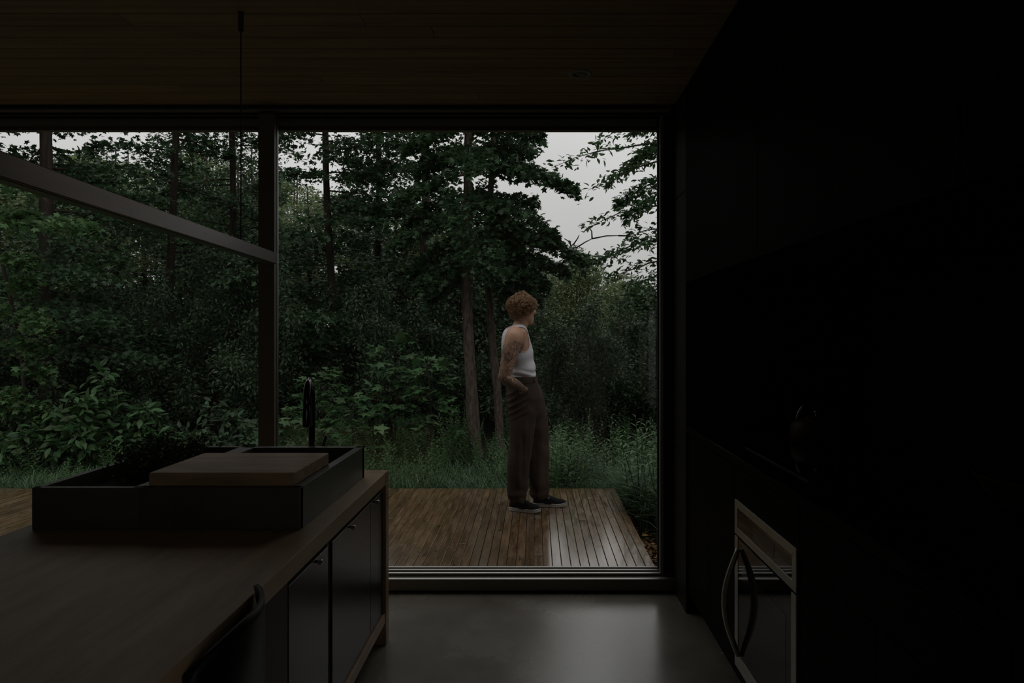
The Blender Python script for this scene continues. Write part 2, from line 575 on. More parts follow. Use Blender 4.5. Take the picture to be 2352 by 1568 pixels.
mx0, mx1 = -1.512, -1.424
mu_ = MB().box(mx0, mx1, Yw + 0.005, Yw + 0.028, 0.08, 2.606, 0.002)
o = struct(mu_.build('trim_mullion', M['mullion']))
MB().box(mx0 + 0.012, -1.482, Yw + 0.0485, Yw + 0.19, 0.06, 2.606).build('mullion_core', M['gasket'], o)
MB().box(mx0 + 0.004, mx1 - 0.001, Yw + 0.0285, Yw + 0.048, 0.09, 2.606).build('mullion_gasket', M['gasket'], o)
MB().box(mx1 - 0.02, mx1 + 0.0005, Yw + 0.0485, Yw + 0.066, 0.106, 2.606, 0.001).build('mullion_edge', M['alu_highlight'], o)
jb = MB().box(0.6745, Xr, Yw + 0.076, Yw + 0.10, 0.10, 2.606)
jb.box(0.701, Xr, Yw + 0.10, Yw + 0.2, 0.06, 2.606)
o = struct(jb.build('trim_jamb', M['gasket']))
MB().box(0.6825, 0.7010, Yw + 0.040, Yw + 0.0755, 0.085, 2.606, 0.002).build('jamb_edge', M['alu_jamb'], o)

GY = Yw + 0.105
for k, (a, b) in enumerate([(mx1 - 0.021, JX - 0.010), (-3.95, mx0 + 0.019)]):
    g = MB().box(a, b, GY, GY + 0.006, 0.104, 2.60)
    struct(g.build('window_%d' % (k + 1), M['glass']))
MB_ = MB().box(XL, -3.93, Yw + 0.01, Yw + 0.2, 0.08, 2.62)
struct(MB_.build('trim_left_jamb', M['mullion']))

# ------------------------------------------------------------------ deck and ground
dk = MB()
x = 0.722
k = 0
while x > -7.5:
    wd = 0.0565
    jy = sorted(R.uniform(3.9, 6.25) for _ in range(1)) if R.random() < 0.35 else []
    yy = 3.915
    for y1 in jy + [6.235 + R.uniform(-0.008, 0.008)]:
        if y1 - yy > 0.15:
            dk.box(x - wd + 0.0015, x - 0.0015, yy, y1 - 0.002, -0.035 + R.uniform(-0.0012, 0.0012), 0.0 + R.uniform(-0.0012, 0.0004), 0.0018)
        yy = y1
    x -= wd
o = struct(dk.build('deck', M['deck']))
MB().box(-7.5, 0.700, 3.92, 6.20, -0.19, -0.042).build('deck_joists', M['carcass'], o)


def gz(x, y):
    return -0.20 - 0.05 * max(0, min(1, (y - 6) / 3)) + 0.035 * mnoise.noise(Vector((x * 0.9, y * 0.9, 3.1))) + (0.06 if x > 0.7 and y < 6 else 0)


NX, NY = 120, 90
gx = np.linspace(-30, 30, NX)
gy = np.concatenate([np.linspace(3.96, 12, 50), np.linspace(12.6, 45, NY - 50)])
V = [(a, b, gz(a, b)) for b in gy for a in gx]
Fq = [(j * NX + i, j * NX + i + 1, (j + 1) * NX + i + 1, (j + 1) * NX + i) for j in range(NY - 1) for i in range(NX - 1)]
g = MB().add(V, Fq, True)
struct(g.build('ground', M['ground']))
#PART2

# ------------------------------------------------------------------ kitchen island
TZ = 0.779
TX0, TX1, TY0, TY1 = -1.655, -0.678, 0.72, 3.140
t = thing('island_worktop', 'long dark walnut worktop of the kitchen island, carrying the black sink box', 'worktop', (-1.17, 2.2, 0))
wt = MB()
wt.box(TX0, TX1, TY0, TY1 - 0.062, TZ - 0.055, TZ, 0.0018)
wt.build('top_slab', M['table'], t)
MB().box(TX0, TX1 + 0.0005, TY1 - 0.0605, TY1, TZ - 0.055, TZ + 0.0003, 0.002).build('breadboard_end', M['table_edge'], t)
MB().box(TX0, TX1 + 0.001, TY1 - 0.058, TY1 - 0.001, 0.0, TZ - 0.056, 0.0015).build('end_panel', M['table_edge'], t)
MB().box(TX0, TX1 - 0.03, 0.80, 0.858, 0.0, TZ - 0.056, 0.0015).build('end_panel', M['table_edge'], t)

t = thing('island_cabinet', 'dark low cabinet with handled doors under the island worktop', 'cabinet', (-1.1, 2.4, 0))
DX = -0.690
CY0 = 1.72
MB().box(-1.62, DX - 0.021, CY0, 3.078, 0.146, 0.7225).build('carcass', M['carcass'], t)
MB().box(DX - 0.02, DX - 0.0, CY0, 1.897, 0.146, 0.7225, 0.001).build('end_stile', M['carcass'], t)
MB().box(DX - 0.06, -0.6805, CY0, 3.080, 0.100, 0.145, 0.0012).build('bottom_rail', M['rail'], t)
MB().box(DX - 0.0205, DX - 0.007, 2.272, 2.310, 0.146, 0.7225).build('stile', M['black'], t)
doors = [(1.906, 2.266, 2.135), (2.314, 2.844, 2.520), (2.848, 3.076, 2.905)]
for a, b, h in doors:
    d = MB().box(DX - 0.0195, DX, a, b, 0.148, 0.699, 0.0012).build('door', M['door'], t)
    MB().box(DX - 0.019, DX + 0.0012, a, b, 0.6975, 0.7012, 0.0008).build('door_highlight', M['alu_highlight'], d)  # bright strip stands in for the window highlight along the door top
    hb = MB()
    hb.tube([(DX - 0.003, h, 0.692), (DX + 0.017, h, 0.692)], 0.0045, 10)
    hb.tube([(DX + 0.0172, h - 0.014, 0.692), (DX + 0.0172, h + 0.014, 0.692)], 0.0065, 12)
    hb.build('handle', M['nickel'], d)
MB().box(-1.5, -1.44, 2.95, 3.01, 0, 0.10).build('foot', M['carcass'], t)
MB().box(-0.80, -0.745, 1.76, 1.82, 0, 0.10).build('foot', M['carcass'], t)
MB().box(-1.5, -1.44, 1.76, 1.82, 0, 0.10).build('foot', M['carcass'], t)

# sink box and planter box on the worktop
BZ = 0.914


def open_box(x0, x1, y0, y1, z0, z1, wl, wr_, wf, wb, floor):
    b = MB()
    b.box(x0, x1, y0, y0 + wf, z0, z1, 0.0016)
    b.box(x0, x1, y1 - wb, y1, z0, z1, 0.0016)
    b.box(x0, x0 + wl, y0 + 0.002, y1 - 0.002, z0, z1, 0.0016)
    b.box(x1 - wr_, x1, y0 + 0.002, y1 - 0.002, z0, z1, 0.0016)
    b.box(x0 + 0.004, x1 - 0.004, y0 + 0.004, y1 - 0.004, z0, floor)
    return b


BY0, BY1 = 2.172, 2.985
SX0, SX1, PX0 = -1.2655, -0.7505, -1.604
t = thing('sink_box', 'raised black steel sink box on the worktop, under the cutting board', 'sink', ((SX0 + SX1) / 2, 2.58, TZ))
open_box(SX0, SX1, BY0, BY1, TZ + 0.0005, BZ, 0.046, 0.032, 0.03, 0.035, TZ + 0.012).build('basin', M['steel_dark'], t)
MB().lathe([(0.0, 0.0), (0.034, 0.0), (0.040, 0.003), (0.040, 0.0)], (-1.0, 2.6, TZ + 0.0125)).build('drain', M['nickel'], t)

t = thing('planter_box', 'black steel planter trough beside the sink box, filled with soil', 'planter', ((PX0 + SX0) / 2, 2.58, TZ))
open_box(PX0, SX0 - 0.0005, BY0, BY1, TZ + 0.0005, BZ, 0.022, 0.020, 0.022, 0.022, TZ + 0.012).build('trough', M['steel_dark'], t)
V = []
nx, ny = 14, 30
for j in range(ny):
    for i in range(nx):
        xx = PX0 + 0.023 + (SX0 - 0.023 - PX0 - 0.023) * i / (nx - 1)
        yy = BY0 + 0.023 + (BY1 - BY0 - 0.046) * j / (ny - 1)
        V.append((xx, yy, 0.862 + 0.012 * mnoise.noise(Vector((xx * 22, yy * 22, 0)))))
Fq = [(j * nx + i, j * nx + i + 1, (j + 1) * nx + i + 1, (j + 1) * nx + i) for j in range(ny - 1) for i in range(nx - 1)]
tag(MB().add(V, Fq, True).build('soil', M['soil'], t), kind='stuff')

cb = MB().box(-1.246, -0.779, 2.196, 2.568, BZ + 0.0005, 0.957, 0.003)
tag(cb.build('cutting_board', M['board']), 'thick oak cutting board lying across the front of the sink box', 'cutting board')

t = thing('faucet', 'tall black gooseneck faucet standing behind the sink box', 'faucet', (-1.0, 3.045, TZ))
fx, fy = -1.0, 3.045
MB().lathe([(0.0, 0.0), (0.030, 0.0), (0.030, 0.008), (0.020, 0.012), (0.0, 0.012)], (fx, fy, TZ + 0.0005)).build('base', M['chrome_black'], t)
pth = [(fx, fy, TZ + 0.012), (fx, fy, 1.0), (fx, fy, 1.115)]
for k in range(1, 13):
    a = math.pi * k / 12
    pth.append((fx + 0.037 * (1 - math.cos(a)) / 2, fy - 0.09 * (1 - math.cos(a)), 1.115 + 0.088 * math.sin(a)))
pth.append((fx + 0.037, fy - 0.18, 1.09))
MB().tube(pth, 0.0145, 16).build('spout', M['chrome_black'], t)
MB().tube([(fx + 0.037, fy - 0.18, 1.10), (fx + 0.037, fy - 0.181, 1.09), (fx + 0.037, fy - 0.183, 1.02), (fx + 0.037, fy - 0.184, 1.013)], [0.0125, 0.0155, 0.0158, 0.013], 16).build('spray_head', M['chrome_black'], t)
lv = MB()
lv.tube([(fx, fy, 0.862), (fx + 0.045, fy - 0.002, 0.868)], 0.010, 12)
lv.tube([(fx + 0.043, fy - 0.002, 0.862), (fx + 0.053, fy - 0.004, 0.91), (fx + 0.066, fy - 0.006, 0.953)], [0.0075, 0.007, 0.0065], 12)
lv.build('lever', M['chrome_black'], t)

# herb bush in the planter
t = thing('herb_plant', 'low dark bushy herb growing in the planter trough', 'plant', (-1.46, 2.68, 0.862))
st = MB()
LP, LN, LA, LS = [], [], [], []
for k in range(210):
    a = R.uniform(0, 6.283)
    rr = math.sqrt(R.random())
    bx_, by_ = -1.445 + 0.085 * rr * math.cos(a), 2.66 + 0.23 * rr * math.sin(a)
    L = R.uniform(0.08, 0.17) * (1.1 - 0.45 * rr)
    tx = bx_ + R.uniform(-0.05, 0.05) + 0.05 * rr * math.cos(a)
    ty = by_ + R.uniform(-0.05, 0.05) + 0.09 * rr * math.sin(a)
    p0, p2 = Vector((bx_, by_, 0.855)), Vector((tx, ty, 0.862 + L))
    p1 = (p0 + p2) / 2 + Vector((R.uniform(-.02, .02), R.uniform(-.02, .02), 0.02))
    pts = [p0 * (1 - s) ** 2 + p1 * 2 * s * (1 - s) + p2 * s * s for s in (0, .25, .5, .75, 1)]
    st.tube(pts, [0.0012, 0.0011, 0.001, 0.0008, 0.0005], 4, False)
    for q in range(26):
        s = R.uniform(0.15, 1)
        p = p0 * (1 - s) ** 2 + p1 * 2 * s * (1 - s) + p2 * s * s
        LP.append(p)
        LA.append((R.uniform(-1, 1), R.uniform(-1, 1), R.uniform(-.2, .9)))
        LN.append((R.uniform(-1, 1), R.uniform(-1, 1), R.uniform(0, 1)))
        LS.append(R.uniform(0.009, 0.017))
st.build('stems', M['herb'], t)
HERB = (t, LP, LN, LA, LS)

# ------------------------------------------------------------------ pendant bar and ceiling light
t = thing('pendant_light', 'long slim square bar lamp hanging level on thin cables over the island', 'pendant lamp', (-1.1, 2.0, CZ))
dirv = Vector((-0.0886, 1.0, 0.012)).normalized()
side = Vector((dirv.y, -dirv.x, 0)).normalized()
p_end = Vector((-1.179, 3.05, 1.741))
p_st = p_end - dirv * 2.45
hw, hh = 0.0235, 0.0245
rings = []
for p in (p_st, p_end):
    rings.append([p + side * a + Vector((0, 0, b)) for a, b in ((-hw + .002, -hh), (hw - .002, -hh), (hw, -hh + .002), (hw, hh - .002), (hw - .002, hh), (-hw + .002, hh), (-hw, hh - .002), (-hw, -hh + .002))])
b = MB().loft(rings, True, False).build('bar', M['pendant'], t)
db = MB()
db.loft([[p + side * a + Vector((0, 0, c)) for a, c in ((-.013, -hh - .0012), (.013, -hh - .0012), (.013, -hh + .001), (-.013, -hh + .001))] for p in (p_st + dirv * .03, p_end - dirv * .03)], True, False)
db.build('diffuser', M['light_inner'], b)
for D in (2.645, 1.15):
    c = p_end + dirv * ((D - p_end.y) / dirv.y)
    MB().tube([(c.x, c.y, c.z + hh), (c.x, c.y, CZ - 0.05)], 0.0022, 8).build('cable', M['cable'], t)
    MB().lathe([(0.0, -0.075), (0.009, -0.075), (0.0095, -0.07), (0.0095, -0.002), (0.012, 0.0)], (c.x, c.y, CZ), 16).build('ceiling_mount', M['cable'], t)

t = thing('recessed_downlight', 'small round recessed spotlight in the boarded ceiling', 'ceiling light', (0.211, 3.27, CZ))
cx, cy = 0.211, 3.27
MB().lathe([(0.033, 0.0), (0.034, -0.004), (0.052, -0.005), (0.057, -0.002), (0.0575, 0.0)], (cx, cy, CZ), 40).build('trim_ring', M['light_trim'], t)
MB().lathe([(0.033, 0.0), (0.031, -0.0035), (0.026, -0.003), (0.020, 0.004), (0.0, 0.006)], (cx, cy, CZ - 0.0006), 32).build('reflector', M['light_inner'], t)
MB().lathe([(0.0, -0.004), (0.006, -0.003), (0.009, 0.0), (0.010, 0.004)], (cx, cy, CZ - 0.001), 20).build('bulb', M['light_trim'], t)

# ------------------------------------------------------------------ black chair at the island, back to the aisle
t = thing('dining_chair', 'black shell chair with curved backrest tucked against the near side of the island', 'chair', (-0.72, 1.47, 0))
cyc = 1.475
sh = MB()


def shell_pt(u, v):
    # u across -1..1, v: 0 seat front .. 0.45 seat rear .. 1 top of the back
    if v < 0.5:
        s = v / 0.5
        x = -1.015 + 0.36 * s
        z = 0.455 - 0.012 * math.sin(s * math.pi) + 0.02 * u * u
        wdt = 0.19 + 0.02 * s
        if s > 0.8:
            z += 0.03 * ((s - 0.8) / 0.2) ** 2
    else:
        s = (v - 0.5) / 0.5
        x = -0.655 + 0.045 * math.sin(s * math.pi * 0.5) - 0.065 * u * u * (0.3 + 0.7 * s)
        z = 0.485 + 0.318 * s - (0.055 * max(0, -u) ** 2.2 + 0.004 * max(0, u) ** 4) * s
        wdt = 0.205 - 0.035 * s
    return Vector((x, cyc + u * wdt, z))


nu, nv = 17, 29
P = [shell_pt(-1 + 2 * i / (nu - 1), j / (nv - 1)) for j in range(nv) for i in range(nu)]
Fq = [(j * nu + i, j * nu + i + 1, (j + 1) * nu + i + 1, (j + 1) * nu + i) for j in range(nv - 1) for i in range(nu - 1)]
js = 15
seat = MB().add(P[:js * nu], [f for f in Fq if max(f) < js * nu], True).build('seat', M['chair'], t)
back = MB().add(P[(js - 1) * nu:], [tuple(q - (js - 1) * nu for q in f) for f in Fq if min(f) >= (js - 1) * nu], True).build('backrest', M['chair'], t)
for o in (seat, back):
    sm = o.modifiers.new('thickness', 'SOLIDIFY')
    sm.thickness = 0.011
    sm.offset = 0
for sx in (0, 1):
    for sy in (-1, 1):
        top = Vector((-0.93 + sx * 0.24, cyc + sy * 0.13, 0.447))
        bot = Vector((-0.985 + sx * 0.36, cyc + sy * 0.19, 0.0))
        MB().tube([top, bot], [0.012, 0.010], 10).build('leg', M['chair'], t)

# ------------------------------------------------------------------ kitchen run on the right
KX = 0.766
CT = 0.940


def front(parent, y0, y1, z0, z1, name='door', m='cab'):
    return MB().box(KX, KX + 0.02, y0 + 0.0015, y1 - 0.0015, z0 + 0.0015, z1 - 0.0015, 0.0012).build(name, M[m], parent)


def base_unit(y0, y1, label, cells):
    t = thing('base_cabinet', label, 'cabinet', (1.1, (y0 + y1) / 2, 0))
    MB().box(KX + 0.021, XK - 0.004, y0 + 0.001, y1 - 0.001, 0.10, CT - 0.037).build('carcass', M['cab'], t)
    MB().box(KX + 0.06, KX + 0.075, y0 + 0.001, y1 - 0.001, 0.0, 0.099).build('toe_kick', M['black'], t)
    for nm, a, b, z0, z1 in cells:
        front(t, a, b, z0, z1, nm)
    return t


base_unit(2.640, 3.430, 'black oak base cabinet between the oven and the window', [('door', 2.640, 3.035, 0.10, 0.897), ('door', 3.035, 3.430, 0.10, 0.897)])
t = base_unit(1.985, 2.636, 'black oak cabinet housing the built-in oven', [('drawer', 1.985, 2.636, 0.776, 0.897), ('plinth_panel', 1.985, 2.636, 0.10, 0.138)])
MB().box(KX, KX + 0.02, 1.9865, 1.999, 0.1385, 0.775).build('stile', M['cab'], t)
MB().box(KX, KX + 0.02, 2.622, 2.6345, 0.1385, 0.775).build('stile', M['cab'], t)
base_unit(1.10, 1.981, 'black oak base cabinet nearest the camera side of the oven', [('drawer', 1.10, 1.981, 0.745, 0.897), ('door', 1.54, 1.981, 0.10, 0.745), ('door', 1.10, 1.54, 0.10, 0.745)])
base_unit(0.20, 1.096, 'black oak base cabinet standing under the wooden bowl', [('drawer', 0.20, 1.096, 0.745, 0.897), ('door', 0.20, 1.096, 0.10, 0.745)])

ct = MB().box(KX - 0.006, XK - 0.001, 0.15, 3.434, CT - 0.0355, CT, 0.002)
ct_o = ct.build('countertop', M['counter'])
MB().box(KX - 0.008, KX - 0.0055, 0.15, 3.434, CT - 0.0355, CT - 0.002, 0.0008).build('front_edge', M['cab'], ct_o)
tag(ct_o, 'polished black stone countertop along the right kitchen wall', 'countertop')

t = thing('cooktop', 'flat black glass cooktop set on the countertop above the oven', 'cooktop', (1.1, 2.45, CT))
MB().box(0.853, 1.365, 2.137, 2.775, CT + 0.0005, CT + 0.0045, 0.0012).build('glass_plate', M['ceramic'], t)
MB().box(0.8515, 0.8535, 2.137, 2.775, CT + 0.0005, CT + 0.005, 0.0004).build('front_trim', M['steel_dark'], t)

# oven
OY0, OY1, OZ0, OZ1 = 2.001, 2.620, 0.140, 0.773
t = thing('oven', 'stainless framed built-in oven with a bowed handle and dark glass', 'oven', (1.0, 2.31, OZ0))
OX = KX - 0.004
MB().box(OX + 0.024, XK - 0.02, OY0 + 0.01, OY1 - 0.01, OZ0 + 0.004, OZ1 - 0.004).build('body', M['black'], t)
zc = 0.642      # joint between the control panel and the door
fr = 0.028
p = MB()
p.box(OX, OX + 0.023, OY0, OY1, zc, zc + fr, 0.0015)
p.box(OX, OX + 0.023, OY0, OY1, OZ1 - fr, OZ1, 0.0015)
p.box(OX + 0.0003, OX + 0.023, OY0, OY0 + 0.034, zc + 0.004, OZ1 - 0.004, 0.0015)
p.box(OX + 0.0003, OX + 0.023, OY1 - 0.034, OY1, zc + 0.004, OZ1 - 0.004, 0.0015)
cp = p.build('control_panel', M['stainless'], t)
MB().box(OX + 0.002, OX + 0.02, OY0 + 0.03, OY1 - 0.03, zc + fr - 0.002, OZ1 - fr + 0.002).build('panel_glass', M['oven_glass'], cp)
MB().box(OX + 0.0012, OX + 0.003, 2.19, 2.40, zc + fr + 0.014, OZ1 - fr - 0.014).build('display', M['display'], cp)
zd = zc - 0.008
p = MB()
p.box(OX, OX + 0.023, OY0, OY0 + 0.040, OZ0, zd, 0.0015)
p.box(OX, OX + 0.023, OY1 - 0.040, OY1, OZ0, zd, 0.0015)
p.box(OX + 0.0003, OX + 0.023, OY0 + 0.004, OY1 - 0.004, OZ0, OZ0 + 0.055, 0.0015)
dr = p.build('door', M['stainless'], t)
MB().box(OX + 0.002, OX + 0.022, OY0 + 0.036, OY1 - 0.036, OZ0 + 0.052, zd).build('glass', M['oven_glass'], dr)
MB().box(OX + 0.0012, OX + 0.003, OY0 + 0.085, OY1 - 0.085, OZ0 + 0.10, zd - 0.09).build('inner_window', M['oven_window'], dr)
hp = []
for k in range(17):
    s = k / 16
    hp.append((OX - 0.004 - 0.050 * math.sin(math.pi * s), OY1 - 0.062, zd - 0.035 - 0.40 * s))
MB().tube(hp, [0.009 + 0.0045 * math.sin(math.pi * k / 16) for k in range(17)], 12).build('handle', M['stainless'], dr)

# upper cabinets, flush with the base run
UZ = 1.665
for k, (a, b, lb) in enumerate([(2.325, 3.432, 'tall black upper cabinet closest to the window'), (1.215, 2.322, 'tall black upper cabinet above the oven and cooktop'), (0.10, 1.212, 'tall black upper cabinet above the wooden bowl')]):
    t = thing('upper_cabinet', lb, 'cabinet', (1.13, (a + b) / 2, UZ))
    MB().box(Xr + 0.021, XK - 0.004, a, b, UZ + 0.004, CZ - 0.002).build('carcass', M['cab'], t)
    MB().box(Xr, Xr + 0.02, a + 0.0015, b - 0.0015, UZ, CZ - 0.003, 0.0012).build('door', M['cab'], t)

# kettle at the back of the counter
kx, ky = 1.207, 2.935
t = thing('kettle', 'dark stovetop kettle with arched handle on the counter behind the cooktop', 'kettle', (kx, ky, CT))
MB().lathe([(0.0, 0.0), (0.098, 0.0), (0.108, 0.010), (0.110, 0.04), (0.104, 0.075), (0.085, 0.093), (0.050, 0.101), (0.046, 0.101)], (kx, ky, CT + 0.0008), 40).build('body', M['kettle'], t)
ld = MB()
ld.lathe([(0.05, 0.0), (0.044, 0.007), (0.015, 0.012), (0.006, 0.013), (0.006, 0.020), (0.011, 0.024), (0.011, 0.030), (0.0, 0.035)], (kx, ky, CT + 0.1018), 28)
ld.build('lid', M['nickel_dark'], t)
hp = [(kx - 0.085 * math.cos(math.pi * s / 14), ky, CT + 0.088 + 0.088 * math.sin(math.pi * s / 14)) for s in range(15)]
MB().tube(hp, 0.0068, 12).build('handle', M['nickel_dark'], t)
MB().tube([(kx + 0.07, ky + 0.06, CT + 0.055), (kx + 0.10, ky + 0.088, CT + 0.085), (kx + 0.118, ky + 0.104, CT + 0.108)], [0.018, 0.013, 0.011], 14).build('spout', M['kettle'], t)

t = MB()
t.lathe([(0.0, 0.0), (0.06, 0.0), (0.095, 0.014), (0.135, 0.048), (0.160, 0.093), (0.163, 0.096), (0.158, 0.096), (0.130, 0.052), (0.09, 0.02), (0.0, 0.009)], (1.309, 1.75, CT + 0.0008), 56)
tag(t.build('bowl', M['bowl']), 'wide shallow wooden bowl standing on the black countertop', 'bowl')
#PART3

# ------------------------------------------------------------------ the person on the deck
PD = 5.42
person = thing('person', 'person with curly auburn hair in white tank top and brown trousers standing on the deck', 'person', (-0.10, PD, 0))


def px(x, y, dy=0.0):
    """outline pixel of the figure -> world, dy = offset in depth from the figure's mid plane"""
    return at(x, y, PD + dy)


def ring_px(y, xb, xf, dy, half, n=28, pw=2.3, yaw=0.0):
    """horizontal body section: xb/xf back and front edge in the photograph, half = half width across"""
    a, b = px(xb, y, dy), px(xf, y, dy)
    cx, z = (a.x + b.x) / 2, a.z
    rx = (b.x - a.x) / 2
    out = []
    for k in range(n):
        th = 2 * math.pi * k / n
        c, s = math.cos(th), math.sin(th)
        ex = math.copysign(abs(c) ** (2 / pw), c) * rx
        ey = math.copysign(abs(s) ** (2 / pw), s) * half
        out.append(Vector((cx + ex * math.cos(yaw) - ey * math.sin(yaw), PD + dy + ex * math.sin(yaw) + ey * math.cos(yaw), z)))
    return out


def limb(pts, rad, n=16):
    """catmull-rom tube through joints"""
    P_ = [Vector(p) for p in pts]
    outp, outr = [], []
    for i in range(len(P_) - 1):
        p0, p1, p2, p3 = P_[max(i - 1, 0)], P_[i], P_[i + 1], P_[min(i + 2, len(P_) - 1)]
        for k in range(6):
            s = k / 6
            outp.append(0.5 * ((2 * p1) + (p2 - p0) * s + (2 * p0 - 5 * p1 + 4 * p2 - p3) * s * s + (3 * p1 - p0 - 3 * p2 + p3) * s ** 3))
            outr.append(rad[i] * (1 - s) + rad[i + 1] * s)
    outp.append(P_[-1])
    outr.append(rad[-1])
    return outp, outr


def ball(mb, c, r, n=12):
    V, Fc = [], []
    c = Vector(c)
    rx, ry, rz = r if hasattr(r, '__len__') else (r, r, r)
    for i in range(n + 1):
        ph = math.pi * i / n
        for j in range(2 * n):
            th = math.pi * j / n
            V.append((c.x + rx * math.sin(ph) * math.cos(th), c.y + ry * math.sin(ph) * math.sin(th), c.z + rz * math.cos(ph)))
    for i in range(n):
        for j in range(2 * n):
            a, b2 = i * 2 * n + j, i * 2 * n + (j + 1) % (2 * n)
            Fc.append((a, b2, b2 + 2 * n, a + 2 * n))
    mb.add(V, Fc, True)


def remeshed(mb, name, voxel, m, parent, smooth=6, factor=0.5):
    """union of overlapping closed shapes as one continuous surface"""
    o = mb.build('tmp', m, None)
    r = o.modifiers.new('r', 'REMESH')
    r.mode = 'VOXEL'
    r.voxel_size = voxel
    s = o.modifiers.new('s', 'SMOOTH')
    s.factor = factor
    s.iterations = smooth
    dg = bpy.context.evaluated_depsgraph_get()
    dg.update()
    me = bpy.data.meshes.new_from_object(o.evaluated_get(dg))
    bpy.data.objects.remove(o)
    off = wloc(parent)
    me.transform(Matrix.Translation(-off))
    me.polygons.foreach_set('use_smooth', np.ones(len(me.polygons), bool))
    me.materials.clear()
    me.materials.append(m)
    me.name = name
    return link(name, me, parent)


body = MB()
YAW = 0.22
torso = [(746, 1178, 1204, 0.0, 0.052), (751, 1172, 1205, 0, 0.095), (756, 1165, 1206, 0, 0.150), (762, 1160, 1208, 0, 0.178), (770, 1157, 1211, 0, 0.178),
         (785, 1154.5, 1215.5, 0, 0.168), (800, 1154.5, 1219.5, 0, 0.160), (820, 1158, 1223, 0, 0.150), (840, 1164, 1226, 0, 0.142),
         (860, 1168, 1229, 0, 0.140), (880, 1166, 1233, 0, 0.150), (905, 1166, 1236, 0, 0.160), (935, 1174, 1236, 0, 0.155)]
body.loft([ring_px(y, a, b, d, h, yaw=YAW * max(0, min(1, (900 - y) / 80))) for y, a, b, d, h in torso])
pp, rr = limb([px(1190, 770), px(1192, 755), px(1197, 742), px(1200, 728)], [0.066, 0.060, 0.056, 0.055])
body.tube(pp, rr, 18)

# right arm (camera side): shoulder, elbow behind the back line, hand into the front pocket
SH, EL, WR = px(1181, 776, -0.175), px(1158.5, 866, -0.225), px(1198, 889.5, -0.195)
pp, rr = limb([px(1183, 763, -0.125), px(1181, 776, -0.178), px(1174, 800, -0.198), px(1166, 832, -0.214), EL], [0.060, 0.072, 0.066, 0.056, 0.0465])
body.tube(pp, rr, 18)
pp, rr = limb([px(1160, 858, -0.222), EL, px(1172, 877, -0.225), px(1186, 882.5, -0.215), WR], [0.040, 0.046, 0.047, 0.037, 0.0265])
body.tube(pp, rr, 18)
ball(body, px(1155, 867, -0.226), 0.034)
# left arm, mostly hidden behind the torso
pp, rr = limb([px(1190, 763, 0.125), px(1188, 776, 0.178), px(1186, 800, 0.195), px(1180, 832, 0.208), px(1176, 864, 0.215)], [0.060, 0.068, 0.060, 0.052, 0.045])
body.tube(pp, rr, 16)
pp, rr = limb([px(1176, 864, 0.215), px(1190, 876, 0.213), px(1213, 892, 0.200)], [0.045, 0.042, 0.026])
body.tube(pp, rr, 16)


def hand(wr, fwd, out_, sgn):
    """palm, five fingers of different lengths sliding into the pocket; fwd = finger direction, out_ = away from the hip"""
    fwd = Vector(fwd).normalized()
    out_ = (Vector(out_) - fwd * Vector(out_).dot(fwd)).normalized()
    wid = fwd.cross(out_).normalized() * sgn
    pm = [wr + fwd * 0.0, wr + fwd * 0.03, wr + fwd * 0.07, wr + fwd * 0.092]
    rings = []
    for q, (p_, a, b_) in enumerate(zip(pm, (0.024, 0.033, 0.041, 0.039), (0.019, 0.017, 0.015, 0.012))):
        rings.append([p_ + wid * a * math.cos(6.2832 * k / 16) + out_ * b_ * math.sin(6.2832 * k / 16) for k in range(16)])
    body.loft(rings)
    for f, (off, ln) in enumerate([(-0.030, 0.070), (-0.010, 0.080), (0.011, 0.074), (0.030, 0.058)]):
        b0 = wr + fwd * 0.086 + wid * off
        d1 = (fwd - out_ * 0.25).normalized()
        d2 = (fwd - out_ * 0.7).normalized()
        p1 = b0 + d1 * ln * 0.45
        p2 = p1 + d2 * ln * 0.32
        p3 = p2 + d2 * ln * 0.23
        body.tube([b0 - fwd * 0.02, b0, p1, p2, p3], [0.0095, 0.0098, 0.0092, 0.0085, 0.0065], 10)
    th0 = wr + fwd * 0.030 + wid * -0.028
    d = (fwd * 0.95 - wid * 0.30 - out_ * 0.25).normalized()
    body.tube([wr + fwd * 0.016 - wid * 0.012, th0, th0 + d * 0.032, th0 + d * 0.054 + fwd * 0.006, th0 + d * 0.062 + fwd * 0.018], [0.013, 0.0145, 0.012, 0.0105, 0.0075], 10)


hand(WR, px(1218, 915, -0.105) - WR, (0.0, -1, 0.1), -1)
hand(px(1213, 892, 0.200), px(1232, 918, 0.165) - px(1213, 892, 0.2), (0.0, 1, 0.1), 1)

# legs under the trousers
for pts, rad in (([px(1200, 905, -0.085), px(1202, 1010, -0.08), px(1196, 1030, -0.08), px(1190, 1120, -0.06), px(1188, 1150, -0.06)], [0.080, 0.058, 0.055, 0.045, 0.036]),
                 ([px(1216, 905, 0.085), px(1232, 1010, 0.09), px(1233, 1030, 0.09), px(1240, 1120, 0.09), px(1241, 1145, 0.09)], [0.080, 0.058, 0.055, 0.045, 0.036])):
    pp, rr = limb(pts, rad)
    body.tube(pp, rr, 16)

# head: built in its own frame (x forward, y left, z up) then turned away from the camera
HC = px(1202.5, 712, 0.0)
HYAW = 0.74


def hp_(x, y, z):
    c, s = math.cos(HYAW), math.sin(HYAW)
    return Vector((HC.x + x * c - y * s, HC.y + x * s + y * c, HC.z + z))


hr = []
